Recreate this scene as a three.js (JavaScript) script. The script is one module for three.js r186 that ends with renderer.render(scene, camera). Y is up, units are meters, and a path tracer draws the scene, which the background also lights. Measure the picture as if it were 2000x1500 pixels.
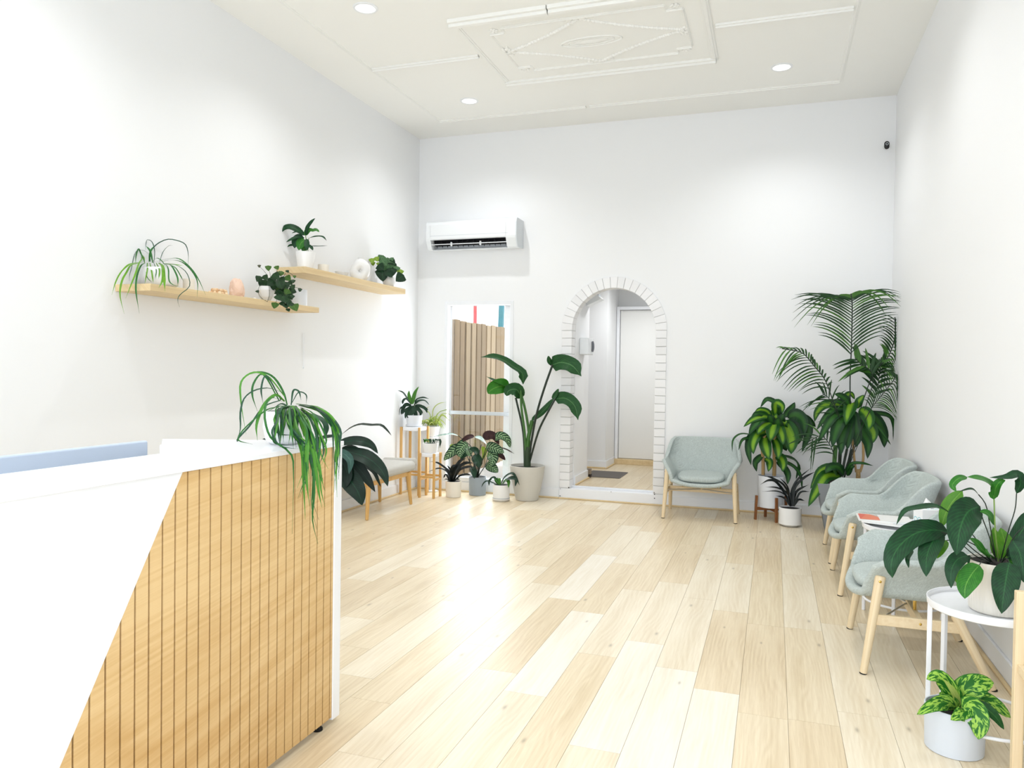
import * as THREE from 'three';
import { RoundedBoxGeometry } from 'three/addons/geometries/RoundedBoxGeometry.js';
import { mergeGeometries, mergeVertices } from 'three/addons/utils/BufferGeometryUtils.js';
import { RectAreaLightUniformsLib } from 'three/addons/lights/RectAreaLightUniformsLib.js';

// ---------------------------------------------------------------- camera, sky, sun, daylight, exposure
const scene = new THREE.Scene();
const renderer = new THREE.WebGLRenderer({ antialias: true });
renderer.toneMapping = THREE.LinearToneMapping;
renderer.toneMappingExposure = 0.375;
renderer.shadowMap.enabled = true;
RectAreaLightUniformsLib.init();

const camera = new THREE.PerspectiveCamera(53.476, 2000 / 1500, 0.05, 80);
camera.position.set(3.982, 1.4227, 8.1387);
camera.rotation.order = 'YXZ';
camera.rotation.set(-0.01955, 0.33079, 0.01483);

scene.background = new THREE.Color(5.6, 6.0, 6.5);          // bright, lightly overcast sky

const sun = new THREE.DirectionalLight(new THREE.Color(1, 0.96, 0.9), 3);   // high sun, along the passage behind the shop
sun.position.set(4.5, 9, -2.6); sun.target.position.set(0.5, 0, -2.1);
sun.castShadow = true; sun.shadow.radius = 1;
Object.assign(sun.shadow.camera, { left: -12, right: 12, top: 12, bottom: -12, near: 0.1, far: 40 });
scene.add(sun, sun.target);

const W = 5.04, H = 4.1, ZF = 9.7;                            // room width, height, shopfront position
// daylight of the three shopfront panes
for (const x of [1.12, 2.52, 3.92]) {
  const day = new THREE.RectAreaLight(new THREE.Color(0.87, 0.945, 1.05), 6.8, 1.3, 2.9);
  day.position.set(x, 1.65, ZF - 0.12); day.lookAt(x, 1.65, 0);
  scene.add(day);
}

// daylight of the window in the back wall
{
  const day = new THREE.RectAreaLight(new THREE.Color(0.92, 0.96, 1.0), 15, 0.74, 1.95);
  day.position.set(0.7725, 1.158, -0.06); day.lookAt(0.7725, 1.158, 5);
  scene.add(day);
}

// ---------------------------------------------------------------- helpers
let seed = 20240611;
const rnd = () => { seed = (seed + 0x6d2b79f5) | 0; let t = Math.imul(seed ^ (seed >>> 15), 1 | seed); t = (t + Math.imul(t ^ (t >>> 7), 61 | t)) ^ t; return ((t ^ (t >>> 14)) >>> 0) / 4294967296; };
const rr = (a, b) => a + (b - a) * rnd();
const V = (x, y, z) => new THREE.Vector3(x, y, z);
const clamp = (x, a, b) => Math.min(b, Math.max(a, x));
const sst = (a, b, x) => { const t = clamp((x - a) / (b - a), 0, 1); return t * t * (3 - 2 * t); };
const taken = {};
const numbered = (n) => { const k = taken[n] = (taken[n] ?? -1) + 1; return k ? `${n}_${String(k).padStart(3, '0')}` : n; };
function mesh(name, geo, mat, parent) {
  const m = new THREE.Mesh(geo, mat); m.name = parent ? name : numbered(name);
  m.castShadow = m.receiveShadow = true; (parent ?? scene).add(m); return m;
}
function tag(o, label, category, group) { o.userData = { ...o.userData, label, category }; if (group) o.userData.group = group; return o; }
function thing(name, label, category, [x, y, z], turn = 0, group) {
  const g = new THREE.Group(); g.name = numbered(name); g.position.set(x, y, z); g.rotation.y = turn; scene.add(g);
  return tag(g, label, category, group);
}
function struct(name, geo, mat) { const m = mesh(name, geo, mat); m.userData.kind = 'structure'; return m; }
function structGroup(name) { const g = new THREE.Group(); g.name = numbered(name); g.userData.kind = 'structure'; scene.add(g); return g; }
const box = (x0, x1, y0, y1, z0, z1) => new THREE.BoxGeometry(x1 - x0, y1 - y0, z1 - z0).translate((x0 + x1) / 2, (y0 + y1) / 2, (z0 + z1) / 2);
const rbox = (x0, x1, y0, y1, z0, z1, r = 0.004, s = 2) => new RoundedBoxGeometry(x1 - x0, y1 - y0, z1 - z0, s, r).translate((x0 + x1) / 2, (y0 + y1) / 2, (z0 + z1) / 2);
const merge = (list) => mergeGeometries(list.map((g) => { const n = g.index ? g.toNonIndexed() : g; for (const k of Object.keys(n.attributes)) if (!['position', 'normal', 'uv'].includes(k)) n.deleteAttribute(k); return n; }));
function rod(p, q, r0, r1 = r0, seg = 14, round = true) {      // tapered round bar with softened ends from p to q
  const a = V(...p), b = V(...q), L = a.distanceTo(b), e = Math.min(r0, r1) * 0.35;
  const pts = round ? [[0, 0], [r0 - e, 0], [r0, e], [r1, L - e], [r1 - e, L], [0, L]] : [[0, 0], [r0, 0], [r1, L], [0, L]];
  const g = new THREE.LatheGeometry(pts.map(([x, y]) => new THREE.Vector2(x, y)), seg);
  return g.applyQuaternion(new THREE.Quaternion().setFromUnitVectors(V(0, 1, 0), b.clone().sub(a).normalize())).translate(a.x, a.y, a.z);
}
function bar(p, q, w, h, up = V(0, 1, 0)) {                     // square bar from p to q, w sideways, h upwards
  const a = V(...p), b = V(...q), d = b.clone().sub(a), L = d.length(); d.normalize();
  const side = V().crossVectors(up, d).normalize(), u = V().crossVectors(d, side);
  const g = new RoundedBoxGeometry(w, h, L, 2, Math.min(w, h) * 0.15);
  return g.applyMatrix4(new THREE.Matrix4().makeBasis(side, u, d)).translate((a.x + b.x) / 2, (a.y + b.y) / 2, (a.z + b.z) / 2);
}
const lathe = (pts, seg = 40) => new THREE.LatheGeometry(pts.map(([x, y]) => new THREE.Vector2(x, y)), seg);
const tube = (pts, r, seg = 24, rs = 6) => new THREE.TubeGeometry(new THREE.CatmullRomCurve3(pts.map((p) => V(...p))), seg, r, rs);
const shape = (pts) => new THREE.Shape(pts.map(([x, y]) => new THREE.Vector2(x, y)));
const extr = (s, depth, o = {}) => new THREE.ExtrudeGeometry(s, { depth, bevelEnabled: false, curveSegments: 40, ...o });
function uvPlane(g, a, b) {                                     // uv in metres from two axes
  const p = g.attributes.position, uv = new Float32Array(p.count * 2), get = { x: (i) => p.getX(i), y: (i) => p.getY(i), z: (i) => p.getZ(i) };
  for (let i = 0; i < p.count; i++) { uv[2 * i] = get[a](i); uv[2 * i + 1] = get[b](i); }
  g.setAttribute('uv', new THREE.BufferAttribute(uv, 2)); return g;
}

// ---------------------------------------------------------------- noise and textures
const hash = (x, y, s) => { let h = Math.imul(x, 374761393) + Math.imul(y, 668265263) + Math.imul(s, 1274126177); h = Math.imul(h ^ (h >>> 13), 1274126177); return ((h ^ (h >>> 16)) >>> 0) / 4294967296; };
function noise(x, y, s, px = 0, py = 0) {                       // value noise, tiling with periods px, py
  const xi = Math.floor(x), yi = Math.floor(y), fx = x - xi, fy = y - yi, u = fx * fx * (3 - 2 * fx), v = fy * fy * (3 - 2 * fy);
  const w = (k, p) => (p ? ((k % p) + p) % p : k);
  const a = hash(w(xi, px), w(yi, py), s), b = hash(w(xi + 1, px), w(yi, py), s), c = hash(w(xi, px), w(yi + 1, py), s), d = hash(w(xi + 1, px), w(yi + 1, py), s);
  return a + (b - a) * u + (c - a) * v + (a - b - c + d) * u * v;
}
function tex(w, h, f, srgb = true) {
  const data = new Uint8Array(w * h * 4);
  for (let y = 0; y < h; y++) for (let x = 0; x < w; x++) {
    const c = f((x + 0.5) / w, (y + 0.5) / h), i = (y * w + x) * 4;
    for (let k = 0; k < 3; k++) data[i + k] = clamp(Math.round(Array.isArray(c) ? c[k] : c), 0, 255);
    data[i + 3] = 255;
  }
  const t = new THREE.DataTexture(data, w, h); t.magFilter = THREE.LinearFilter; t.minFilter = THREE.LinearMipmapLinearFilter; t.generateMipmaps = true;
  t.wrapS = t.wrapT = THREE.RepeatWrapping; if (srgb) t.colorSpace = THREE.SRGBColorSpace; t.needsUpdate = true; return t;
}
const lerp3 = (a, b, t) => [a[0] + (b[0] - a[0]) * t, a[1] + (b[1] - a[1]) * t, a[2] + (b[2] - a[2]) * t];
// wood: u across the board, v along it. Grain lines, slow colour drift, cathedral figure and knots.
function woodTex(w, h, light, dark, s, { fine = 60, along = 5, figure = 0.5, knots = 2, contrast = 1 } = {}) {
  const ks = Array.from({ length: knots }, (_, i) => [hash(i, 3, s), hash(i, 7, s), 0.018 + 0.03 * hash(i, 11, s)]);
  return tex(w, h, (u, v) => {
    let bend = 0, kn = 0;
    for (const [kx, ky, kr] of ks) {
      const dx = u - kx, dy = (v - ky) * (h / w) * 0.55, d = Math.hypot(dx, dy);
      bend += Math.exp(-((d / (kr * 4)) ** 2)) * 0.05 * Math.sign(dx || 1); kn = Math.max(kn, Math.exp(-((d / kr) ** 2)));
    }
    const x = u + bend;
    const drift = noise(x * 3, v * 2, s + 1, 3, 2) * 0.6 + noise(x * 8, v * 4, s + 2, 8, 4) * 0.4;
    const fig = 0.5 + 0.5 * Math.sin((x + 0.35 * noise(x * 2, v * 2.0, s + 3, 2, 2) + 0.12 * noise(x * 5, v * 6, s + 9, 5, 6)) * 52);
    const g = noise(x * fine, v * along, s + 4, fine, along) * 0.6 + noise(x * fine * 3, v * along * 4, s + 5, fine * 3, along * 4) * 0.4;
    const t = clamp((0.45 * drift + figure * 0.35 * fig * drift + 0.5 * g - 0.25) * contrast, 0, 1);
    return lerp3(lerp3(light, dark, t), dark.map((c) => c * 0.7), kn * 0.55);
  });
}
const std = (o) => new THREE.MeshStandardMaterial({ roughness: 0.6, metalness: 0, side: THREE.DoubleSide, ...o });
const phys = (o) => new THREE.MeshPhysicalMaterial({ roughness: 0.5, side: THREE.DoubleSide, ...o });
const rgb = (r, g, b) => new THREE.Color().setRGB(r / 255, g / 255, b / 255, THREE.SRGBColorSpace);

const paintBump = tex(256, 256, (u, v) => 128 + 60 * (noise(u * 40, v * 40, 5, 40, 40) - 0.5) + 50 * (noise(u * 110, v * 110, 6, 110, 110) - 0.5), false);
const fabricTint = tex(256, 256, (u, v) => { const n = 0.62 * noise(u * 120, v * 120, 8, 120, 120) + 0.1 * noise(u * 14, v * 14, 9, 14, 14) + 0.28 * noise(u * 240, v * 30, 10, 240, 30); const k = 222 + 52 * (n - 0.3); return [k, k, k]; });
const fabricBump = tex(256, 256, (u, v) => 128 + 120 * (noise(u * 128, v * 128, 12, 128, 128) - 0.5), false);
for (const t of [fabricTint, fabricBump]) t.repeat.set(3, 3);

const MAT = {
  wall: std({ color: rgb(244, 245, 246), roughness: 0.72, bumpMap: paintBump, bumpScale: 0.0004 }),
  ceiling: std({ color: rgb(248, 248, 244), roughness: 0.85 }),
  moulding: std({ color: rgb(246, 246, 242), roughness: 0.6 }),
  trim: std({ color: rgb(243, 245, 248), roughness: 0.4 }),
  brick: [0, 1, 2].map((i) => std({ color: rgb(245 - i * 3, 245 - i * 3, 246 - i * 3), roughness: 0.5, bumpMap: paintBump, bumpScale: 0.0012 })),
  mortar: std({ color: rgb(214, 214, 212), roughness: 0.9 }),
  gloss: std({ color: rgb(244, 246, 250), roughness: 0.28 }),
  plastic: std({ color: rgb(241, 244, 246), roughness: 0.35 }),
  greyPlastic: std({ color: rgb(205, 211, 217), roughness: 0.4 }),
  black: std({ color: rgb(14, 14, 20), roughness: 0.45 }),
  rubber: std({ color: rgb(22, 22, 22), roughness: 0.8 }),
  groove: std({ color: rgb(30, 15, 12), roughness: 0.9 }),
  glass: phys({ color: 0xffffff, transmission: 1, thickness: 0, roughness: 0.02, ior: 1.45 }),
  soil: std({ color: rgb(30, 24, 22), roughness: 1, bumpMap: paintBump, bumpScale: 0.004 }),
  brass: std({ color: rgb(214, 178, 96), metalness: 1, roughness: 0.25 }),
  steel: std({ color: rgb(190, 190, 192), metalness: 1, roughness: 0.3 }),
  ceramic: std({ color: rgb(243, 243, 242), roughness: 0.3 }),
  ceramicCool: std({ color: rgb(232, 236, 242), roughness: 0.35 }),
  cream: std({ color: rgb(240, 234, 222), roughness: 0.55 }),
  stoneGrey: std({ color: rgb(150, 160, 168), roughness: 0.7 }),
  planterGrey: std({ color: rgb(208, 205, 196), roughness: 0.75, bumpMap: paintBump, bumpScale: 0.0015 }),
  darkPlanter: std({ color: rgb(140, 146, 152), roughness: 0.7 }),
  blueGrey: std({ color: rgb(198, 211, 228), roughness: 0.4 }),
  sage: std({ color: rgb(202, 212, 208), roughness: 0.95, map: fabricTint, bumpMap: fabricBump, bumpScale: 0.0008 }),
  linen: std({ color: rgb(219, 216, 208), roughness: 0.95, map: fabricTint, bumpMap: fabricBump, bumpScale: 0.0008 }),
};
const birchTex = woodTex(128, 512, [240, 221, 186], [216, 186, 140], 41, { fine: 40, along: 4, figure: 0.3, knots: 0 });
const honeyTex = woodTex(128, 512, [222, 178, 108], [186, 134, 66], 43, { fine: 40, along: 4, figure: 0.4, knots: 0 });
const walnutTex = woodTex(128, 512, [150, 94, 48], [92, 52, 26], 47, { fine: 40, along: 4, figure: 0.5, knots: 0 });
const shelfTex = woodTex(256, 1024, [231, 208, 164], [206, 175, 124], 53, { fine: 50, along: 3, figure: 0.6, knots: 0 });
MAT.birch = std({ map: birchTex, roughness: 0.5 }); MAT.honey = std({ map: honeyTex, roughness: 0.5 });
MAT.walnut = std({ map: walnutTex, roughness: 0.45 }); MAT.shelf = std({ map: shelfTex, roughness: 0.5 });

// ---------------------------------------------------------------- room shell
struct('wall_left', box(-0.16, 0, -0.1, H + 0.15, -0.14, ZF + 0.16), MAT.wall);
struct('wall_right', box(W, W + 0.16, -0.1, H + 0.15, -0.14, ZF + 0.16), MAT.wall);
const AX = 2.333, AY = 1.857, AI = 0.457, AO = 0.57;            // arch: centre, spring line, inner and outer radius
const wallBack = structGroup('wall_back');
{
  const s = shape([[0, -0.1], [W, -0.1], [W, H], [0, H]]);
  s.holes.push(new THREE.Path([[0.36, 0.13], [0.36, 2.185], [1.185, 2.185], [1.185, 0.13]].map(([x, y]) => new THREE.Vector2(x, y))));
  const a = new THREE.Path(); a.moveTo(AX - AO, 0); a.lineTo(AX - AO, AY); a.absarc(AX, AY, AO, Math.PI, 0, true); a.lineTo(AX + AO, 0); a.closePath(); s.holes.push(a);
  mesh('plaster', uvPlane(extr(s, 0.14).translate(0, 0, -0.14), 'x', 'y'), MAT.wall, wallBack);
  // painted brick surround of the archway: jamb courses and voussoirs proud of the recessed mortar
  const pitch = (AY - 0.12) / 20, z0 = -0.14;
  const m = [box(AX - AO, AX - AI - 0.004, 0.1, AY, z0 + 0.004, 0.006), box(AX + AI + 0.004, AX + AO, 0.1, AY, z0 + 0.004, 0.006)];
  const ring = new THREE.Shape(); ring.absarc(AX, AY, AO, 0, Math.PI, false); ring.absarc(AX, AY, AI + 0.004, Math.PI, 0, true);
  m.push(extr(ring, 0.142).translate(0, 0, z0 + 0.004));
  mesh('mortar', merge(m), MAT.mortar, wallBack);
  const jamb = [0, 1, 2].map((i) => new RoundedBoxGeometry(AO - AI + 0.003, pitch - 0.007, 0.154 + i * 0.0015, 1, 0.004));
  for (const sx of [-1, 1]) for (let i = 0; i < 20; i++) {
    const b = mesh('brick', jamb[Math.floor(rnd() * 3)], MAT.brick[Math.floor(rnd() * 3)], wallBack);
    b.position.set(AX + sx * ((AO + AI) / 2 + rr(-0.0012, 0.0012)), 0.12 + pitch * (i + 0.5), z0 + 0.077 + rr(-0.001, 0.001));
  }
  const n = 21, da = Math.PI / n, gap = 0.0035;
  const w = shape([[-Math.tan(da / 2) * AI + gap, AI], [-Math.tan(da / 2) * AO + gap, AO + 0.002], [Math.tan(da / 2) * AO - gap, AO + 0.002], [Math.tan(da / 2) * AI - gap, AI]]);
  const vg = extr(w, 0.148, { bevelEnabled: true, bevelSize: 0.002, bevelThickness: 0.003, bevelSegments: 1 }).translate(0, 0, z0 + 0.003);
  for (let i = 0; i < n; i++) {
    const b = mesh('brick', vg, MAT.brick[Math.floor(rnd() * 3)], wallBack);
    b.position.set(AX, AY, rr(-0.001, 0.002)); b.rotation.z = Math.PI / 2 - da * (i + 0.5);
  }
  mesh('sill', merge([rbox(AX - AO - 0.004, AX + AO + 0.004, 0, 0.117, -0.14, 0.014, 0.005), rbox(AX - AI - 0.01, AX + AI + 0.01, 0.117, 0.134, -0.14, -0.095, 0.003)]), MAT.gloss, wallBack);
  for (const [x, y, r] of [[AX - AI - 0.005, 0.128, 0.007], [AX - AO + 0.01, 0.03, 0.006], [AX - AO + 0.012, 0.108, 0.004], [AX + AI + 0.02, 0.118, 0.006], [AX + AI + 0.02, 0.075, 0.006], [AX + AI + 0.016, 0.135, 0.005], [AX + 0.01, 0.112, 0.004]])
    mesh('paint_chip', new THREE.IcosahedronGeometry(r, 1).scale(1, 1, 0.2).translate(x, y, 0.016), MAT.rubber, wallBack);
}
// front wall: shopfront opening behind the camera
const wf = structGroup('wall_front');
for (const b of [[0, W, -0.1, 0.15], [0, W, 3.2, H], [0, 0.42, 0.15, 3.2], [4.62, W, 0.15, 3.2]]) mesh('plaster', box(b[0], b[1], b[2], b[3], ZF, ZF + 0.16), MAT.wall, wf);
const shopWin = structGroup('window_2');
{
  const f = [];
  for (const x of [0.42, 1.8, 3.2, 4.58]) f.push(rbox(x, x + 0.05, 0.15, 3.2, ZF + 0.03, ZF + 0.11));
  for (const y of [0.15, 3.14]) f.push(rbox(0.42, 4.62, y, y + 0.06, ZF + 0.03, ZF + 0.11));
  mesh('window_frame', merge(f), MAT.trim, shopWin);
  for (const x of [0.47, 1.85, 3.25]) mesh('pane', box(x, x + 1.33, 0.21, 3.14, ZF + 0.068, ZF + 0.074), MAT.glass, shopWin);
}
const ceiling = struct('ceiling', box(-0.16, W + 0.16, H, H + 0.15, -0.14, ZF + 0.16), MAT.ceiling);
{ // plaster mouldings: outer border, cross arms, framed centre panel with rope diamond and oval boss
  const y0 = H, cz = 2.03, cx = 2.52, X0 = 0.5, X1 = 4.5, Z0 = 0.535, Z1 = 3.525;
  const strip = (x0, x1, z0, z1, h, n = 'ceiling_moulding') => mesh(n, merge([rbox(x0, x1, y0 - h * 0.55, y0 + 0.004, z0, z1, 0.004), x1 - x0 > z1 - z0 ? rbox(x0, x1, y0 - h, y0, z0 + (z1 - z0) * 0.28, z1 - (z1 - z0) * 0.28, 0.004) : rbox(x0 + (x1 - x0) * 0.28, x1 - (x1 - x0) * 0.28, y0 - h, y0, z0, z1, 0.004)]), MAT.moulding, ceiling);
  const w = 0.05;
  strip(X0, 2.12, Z0 - w / 2, Z0 + w / 2, 0.022); strip(2.16, X1, Z0 - w / 2, Z0 + w / 2, 0.022); strip(X0, X1, Z1 - w / 2, Z1 + w / 2, 0.022);
  strip(X0 - 0.02, X0 + 0.02, Z0, Z1, 0.008); strip(X1 - 0.02, X1 + 0.02, Z0, Z1, 0.008);
  strip(0.52, 1.54, cz - w / 2, cz + w / 2, 0.03); strip(3.5, 4.48, cz - w / 2, cz + w / 2, 0.03);
  strip(1.55, 2.341, 2.63, 2.73, 0.05); strip(2.349, 3.47, 2.63, 2.73, 0.05); strip(1.56, 3.46, 1.33, 1.41, 0.04);
  strip(1.55, 1.6, 1.41, 2.63, 0.012); strip(3.42, 3.48, 1.41, 2.63, 0.018);
  const IX0 = 1.78, IX1 = 3.29, IZ0 = 1.6, IZ1 = 2.48, t = 0.022;
  strip(IX0 + 0.12, IX1 - 0.12, IZ0 - t / 2, IZ0 + t / 2, 0.018); strip(IX0 + 0.12, IX1 - 0.12, IZ1 - t / 2, IZ1 + t / 2, 0.018);
  strip(IX0 - t / 2, IX0 + t / 2, IZ0 + 0.1, IZ1 - 0.1, 0.008); strip(IX1 - t / 2, IX1 + t / 2, IZ0 + 0.1, IZ1 - 0.1, 0.012);
  for (const x of [IX0, IX1]) for (const z of [IZ0, IZ1]) {
    const sx = x < cx ? 1 : -1, sz = z < cz ? 1 : -1;
    strip(Math.min(x, x + sx * 0.12), Math.max(x, x + sx * 0.12), z + sz * 0.09 - t / 2, z + sz * 0.09 + t / 2, 0.018);
    strip(x + sx * 0.12 - t / 2, x + sx * 0.12 + t / 2, Math.min(z, z + sz * 0.09), Math.max(z, z + sz * 0.09), 0.008);
    const g = []; for (let k = 0; k < 6; k++) g.push(new THREE.SphereGeometry(0.014, 8, 6).scale(1, 0.6, 1).translate(x + sx * 0.05 + 0.025 * Math.cos(k * 1.047), y0 - 0.004, z + sz * 0.035 + 0.025 * Math.sin(k * 1.047)));
    g.push(new THREE.SphereGeometry(0.014, 8, 6).translate(x + sx * 0.05, y0 - 0.004, z + sz * 0.035)); mesh('ceiling_rosette', merge(g), MAT.moulding, ceiling);
  }
  const ends = [[IX0 + 0.02, cz], [cx, IZ1 - 0.02], [IX1 - 0.02, cz], [cx, IZ0 + 0.02]];
  for (let k = 0; k < 4; k++) {                                 // four sagging ropes of beads
    const [ax, az] = ends[k], [bx, bz] = ends[(k + 1) % 4], g = [];
    const mx = (ax + bx) / 2 * 0.82 + cx * 0.18, mz = (az + bz) / 2 * 0.82 + cz * 0.18, n = 46;
    for (let i = 0; i <= n; i++) {
      const u = i / n, x = (1 - u) * (1 - u) * ax + 2 * u * (1 - u) * mx + u * u * bx, z = (1 - u) * (1 - u) * az + 2 * u * (1 - u) * mz + u * u * bz;
      g.push(new THREE.SphereGeometry(0.0125 + 0.004 * (i % 2), 7, 5).scale(1.2, 0.9, 0.8).rotateY(0.6).translate(x, y0 - 0.003, z));
    }
    mesh('ceiling_rope', merge(g), MAT.moulding, ceiling);
    const b = []; for (let i = 0; i < 12; i++) b.push(new THREE.SphereGeometry(rr(0.012, 0.02), 7, 5).scale(1, 0.7, 1).translate(ax + rr(-0.035, 0.035) + (k % 2 ? rr(-0.1, 0.1) : 0), y0 - 0.003, az + rr(-0.02, 0.02) + (k % 2 ? 0 : rr(-0.09, 0.09))));
    mesh('ceiling_boss', merge(b), MAT.moulding, ceiling);
  }
  const oval = (a, b, r) => { const p = []; for (let i = 0; i <= 40; i++) p.push([cx + a * Math.cos(i * Math.PI / 20), y0 - 0.002, cz + b * Math.sin(i * Math.PI / 20)]); return tube(p, r, 60, 6); };
  mesh('ceiling_boss', merge([oval(0.25, 0.085, 0.009), oval(0.19, 0.055, 0.006), new THREE.SphereGeometry(1, 20, 10).scale(0.14, 0.014, 0.035).translate(cx, y0, cz)]), MAT.moulding, ceiling);
}
// skirting with an oak scotia strip at the floor
function skirting(name, x0, x1, z0, z1, inward, y = 0, h = 0.11) {
  const g = structGroup(name), [ix, iz] = inward, t = 0.015, e = 0.018;
  const b = ix ? [Math.min(x0, x0 + ix * t), Math.max(x0, x0 + ix * t), z0, z1] : [x0, x1, Math.min(z0, z0 + iz * t), Math.max(z0, z0 + iz * t)];
  mesh('skirting_board', rbox(b[0], b[1], y, y + h, b[2], b[3], 0.004), MAT.trim, g);
  const c = ix ? [Math.min(x0 + ix * t, x0 + ix * (t + e)), Math.max(x0 + ix * t, x0 + ix * (t + e)), z0, z1] : [x0, x1, Math.min(z0 + iz * t, z0 + iz * (t + e)), Math.max(z0 + iz * t, z0 + iz * (t + e))];
  mesh('scotia', rbox(c[0], c[1], y, y + 0.018, c[2], c[3], 0.006), MAT.shelf, g);
}
skirting('baseboard_left', 0, 0, 0.03, ZF, [1, 0]); skirting('baseboard_right', W, W, 0.03, ZF, [-1, 0]);
skirting('baseboard_back', 0.03, AX - AO - 0.005, 0, 0, [0, 1]); skirting('baseboard_back', AX + AO + 0.005, W - 0.03, 0, 0, [0, 1]);
{ const g = structGroup('trim_1'); mesh('scotia', rbox(AX - AO - 0.004, AX + AO + 0.004, 0, 0.016, 0.014, 0.03, 0.005), MAT.shelf, g); }

// ---------------------------------------------------------------- plank floor
const floorMats = [], TONES = [[[246, 235, 212], [223, 206, 175]], [[242, 227, 198], [214, 193, 156]], [[237, 220, 189], [206, 183, 145]], [[249, 242, 227], [234, 222, 199]]];
TONES.forEach(([l, d], i) => [0, 1].forEach((k) => floorMats.push(std({ map: woodTex(256, 1024, l, d, 101 + i * 7 + k * 3, { fine: 34, along: 7, figure: 0.9, knots: k, contrast: 1.1 }), roughness: 0.34 }))));
const plankUV = (g, L, wd) => { const p = g.attributes.position, u = g.attributes.uv; for (let i = 0; i < p.count; i++) u.setXY(i, p.getX(i) / wd + 0.5, p.getZ(i) / 1.2 + 0.5); return g; };
const floor = struct('floor', box(-0.16, W + 0.16, -0.12, -0.0035, -0.14, ZF + 0.16), std({ color: rgb(176, 160, 134), roughness: 0.9 }));
const PW = 0.198, PL = 1.2, plankGeo = {};
function plank(parent, x0, x1, z0, z1, top, m) {
  const w = x1 - x0 - 0.0016, l = z1 - z0 - 0.0016, key = `${w.toFixed(3)}_${l.toFixed(2)}`;
  plankGeo[key] ??= plankUV(new THREE.BoxGeometry(w, 0.012, l), l, w);
  const p = mesh('floor_board', plankGeo[key], m, parent); p.position.set((x0 + x1) / 2, top - 0.006, (z0 + z1) / 2); if (rnd() < 0.5) p.rotation.y = Math.PI; return p;
}
{
  const joints = { 0: 4.456, 1: 4.648, '-4': 2.379, '-3': 3.778, 2: 2.43, '-2': 4.416, '-6': 2.877, '-5': 3.3, '-1': 2.95, 3: 3.62 };   // one end joint per row
  const pale = { '-4': [2.379], '-3': [3.778], 0: [4.456], 1: [4.648, 5.848], '-1': [4.15] };
  for (let r = -18; r <= 8; r++) {
    const x0 = Math.max(0, 3.471 + r * PW), x1 = Math.min(W, 3.471 + (r + 1) * PW); if (x1 - x0 < 0.02) continue;
    const j = joints[r] ?? rr(2, 3.2);
    for (let k = -4; k < 8; k++) {
      const z0 = Math.max(0, j + k * PL), z1 = Math.min(ZF, j + (k + 1) * PL); if (z1 - z0 < 0.03) continue;
      const isPale = (pale[r] ?? []).some((z) => Math.abs(z - (j + k * PL)) < 0.05), q = rnd();
      plank(floor, x0, x1, z0, z1, 0, floorMats[isPale ? 6 + Math.floor(rnd() * 2) : q < 0.3 ? Math.floor(rnd() * 2) : q < 0.72 ? 2 + Math.floor(rnd() * 2) : 4 + Math.floor(rnd() * 2)]);
    }
  }
}

// ---------------------------------------------------------------- window in the back wall and what stands outside
const win = structGroup('window_1');
{
  const x0 = 0.36, x1 = 1.185, y0 = 0.13, y1 = 2.185, f = [];
  for (const [a, b, c, d] of [[x0 - 0.01, x0 + 0.03, y0 - 0.01, y1 + 0.01], [x1 - 0.03, x1 + 0.01, y0 - 0.01, y1 + 0.01], [x0 + 0.0295, x1 - 0.0295, y0 - 0.01, y0 + 0.035], [x0 + 0.0295, x1 - 0.0295, y1 - 0.035, y1 + 0.01]]) f.push(rbox(a, b, c, d, -0.13, 0.008, 0.003));
  mesh('window_frame', merge(f), MAT.trim, win);
  mesh('window_rail', rbox(x0 + 0.03, x1 - 0.03, 0.885, 0.925, -0.11, -0.075, 0.004), MAT.greyPlastic, win);
  mesh('pane', box(x0 + 0.03, x1 - 0.03, 0.925, y1 - 0.035, -0.096, -0.091), MAT.glass, win);
  mesh('pane', box(x0 + 0.03, x1 - 0.03, y0 + 0.035, 0.885, -0.096, -0.091), MAT.glass, win);
}
struct('ground_outside', box(-9, 1.35, -0.3, -0.02, -14, -0.14), std({ color: rgb(232, 230, 224), roughness: 0.85, bumpMap: paintBump, bumpScale: 0.003 }));
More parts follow.
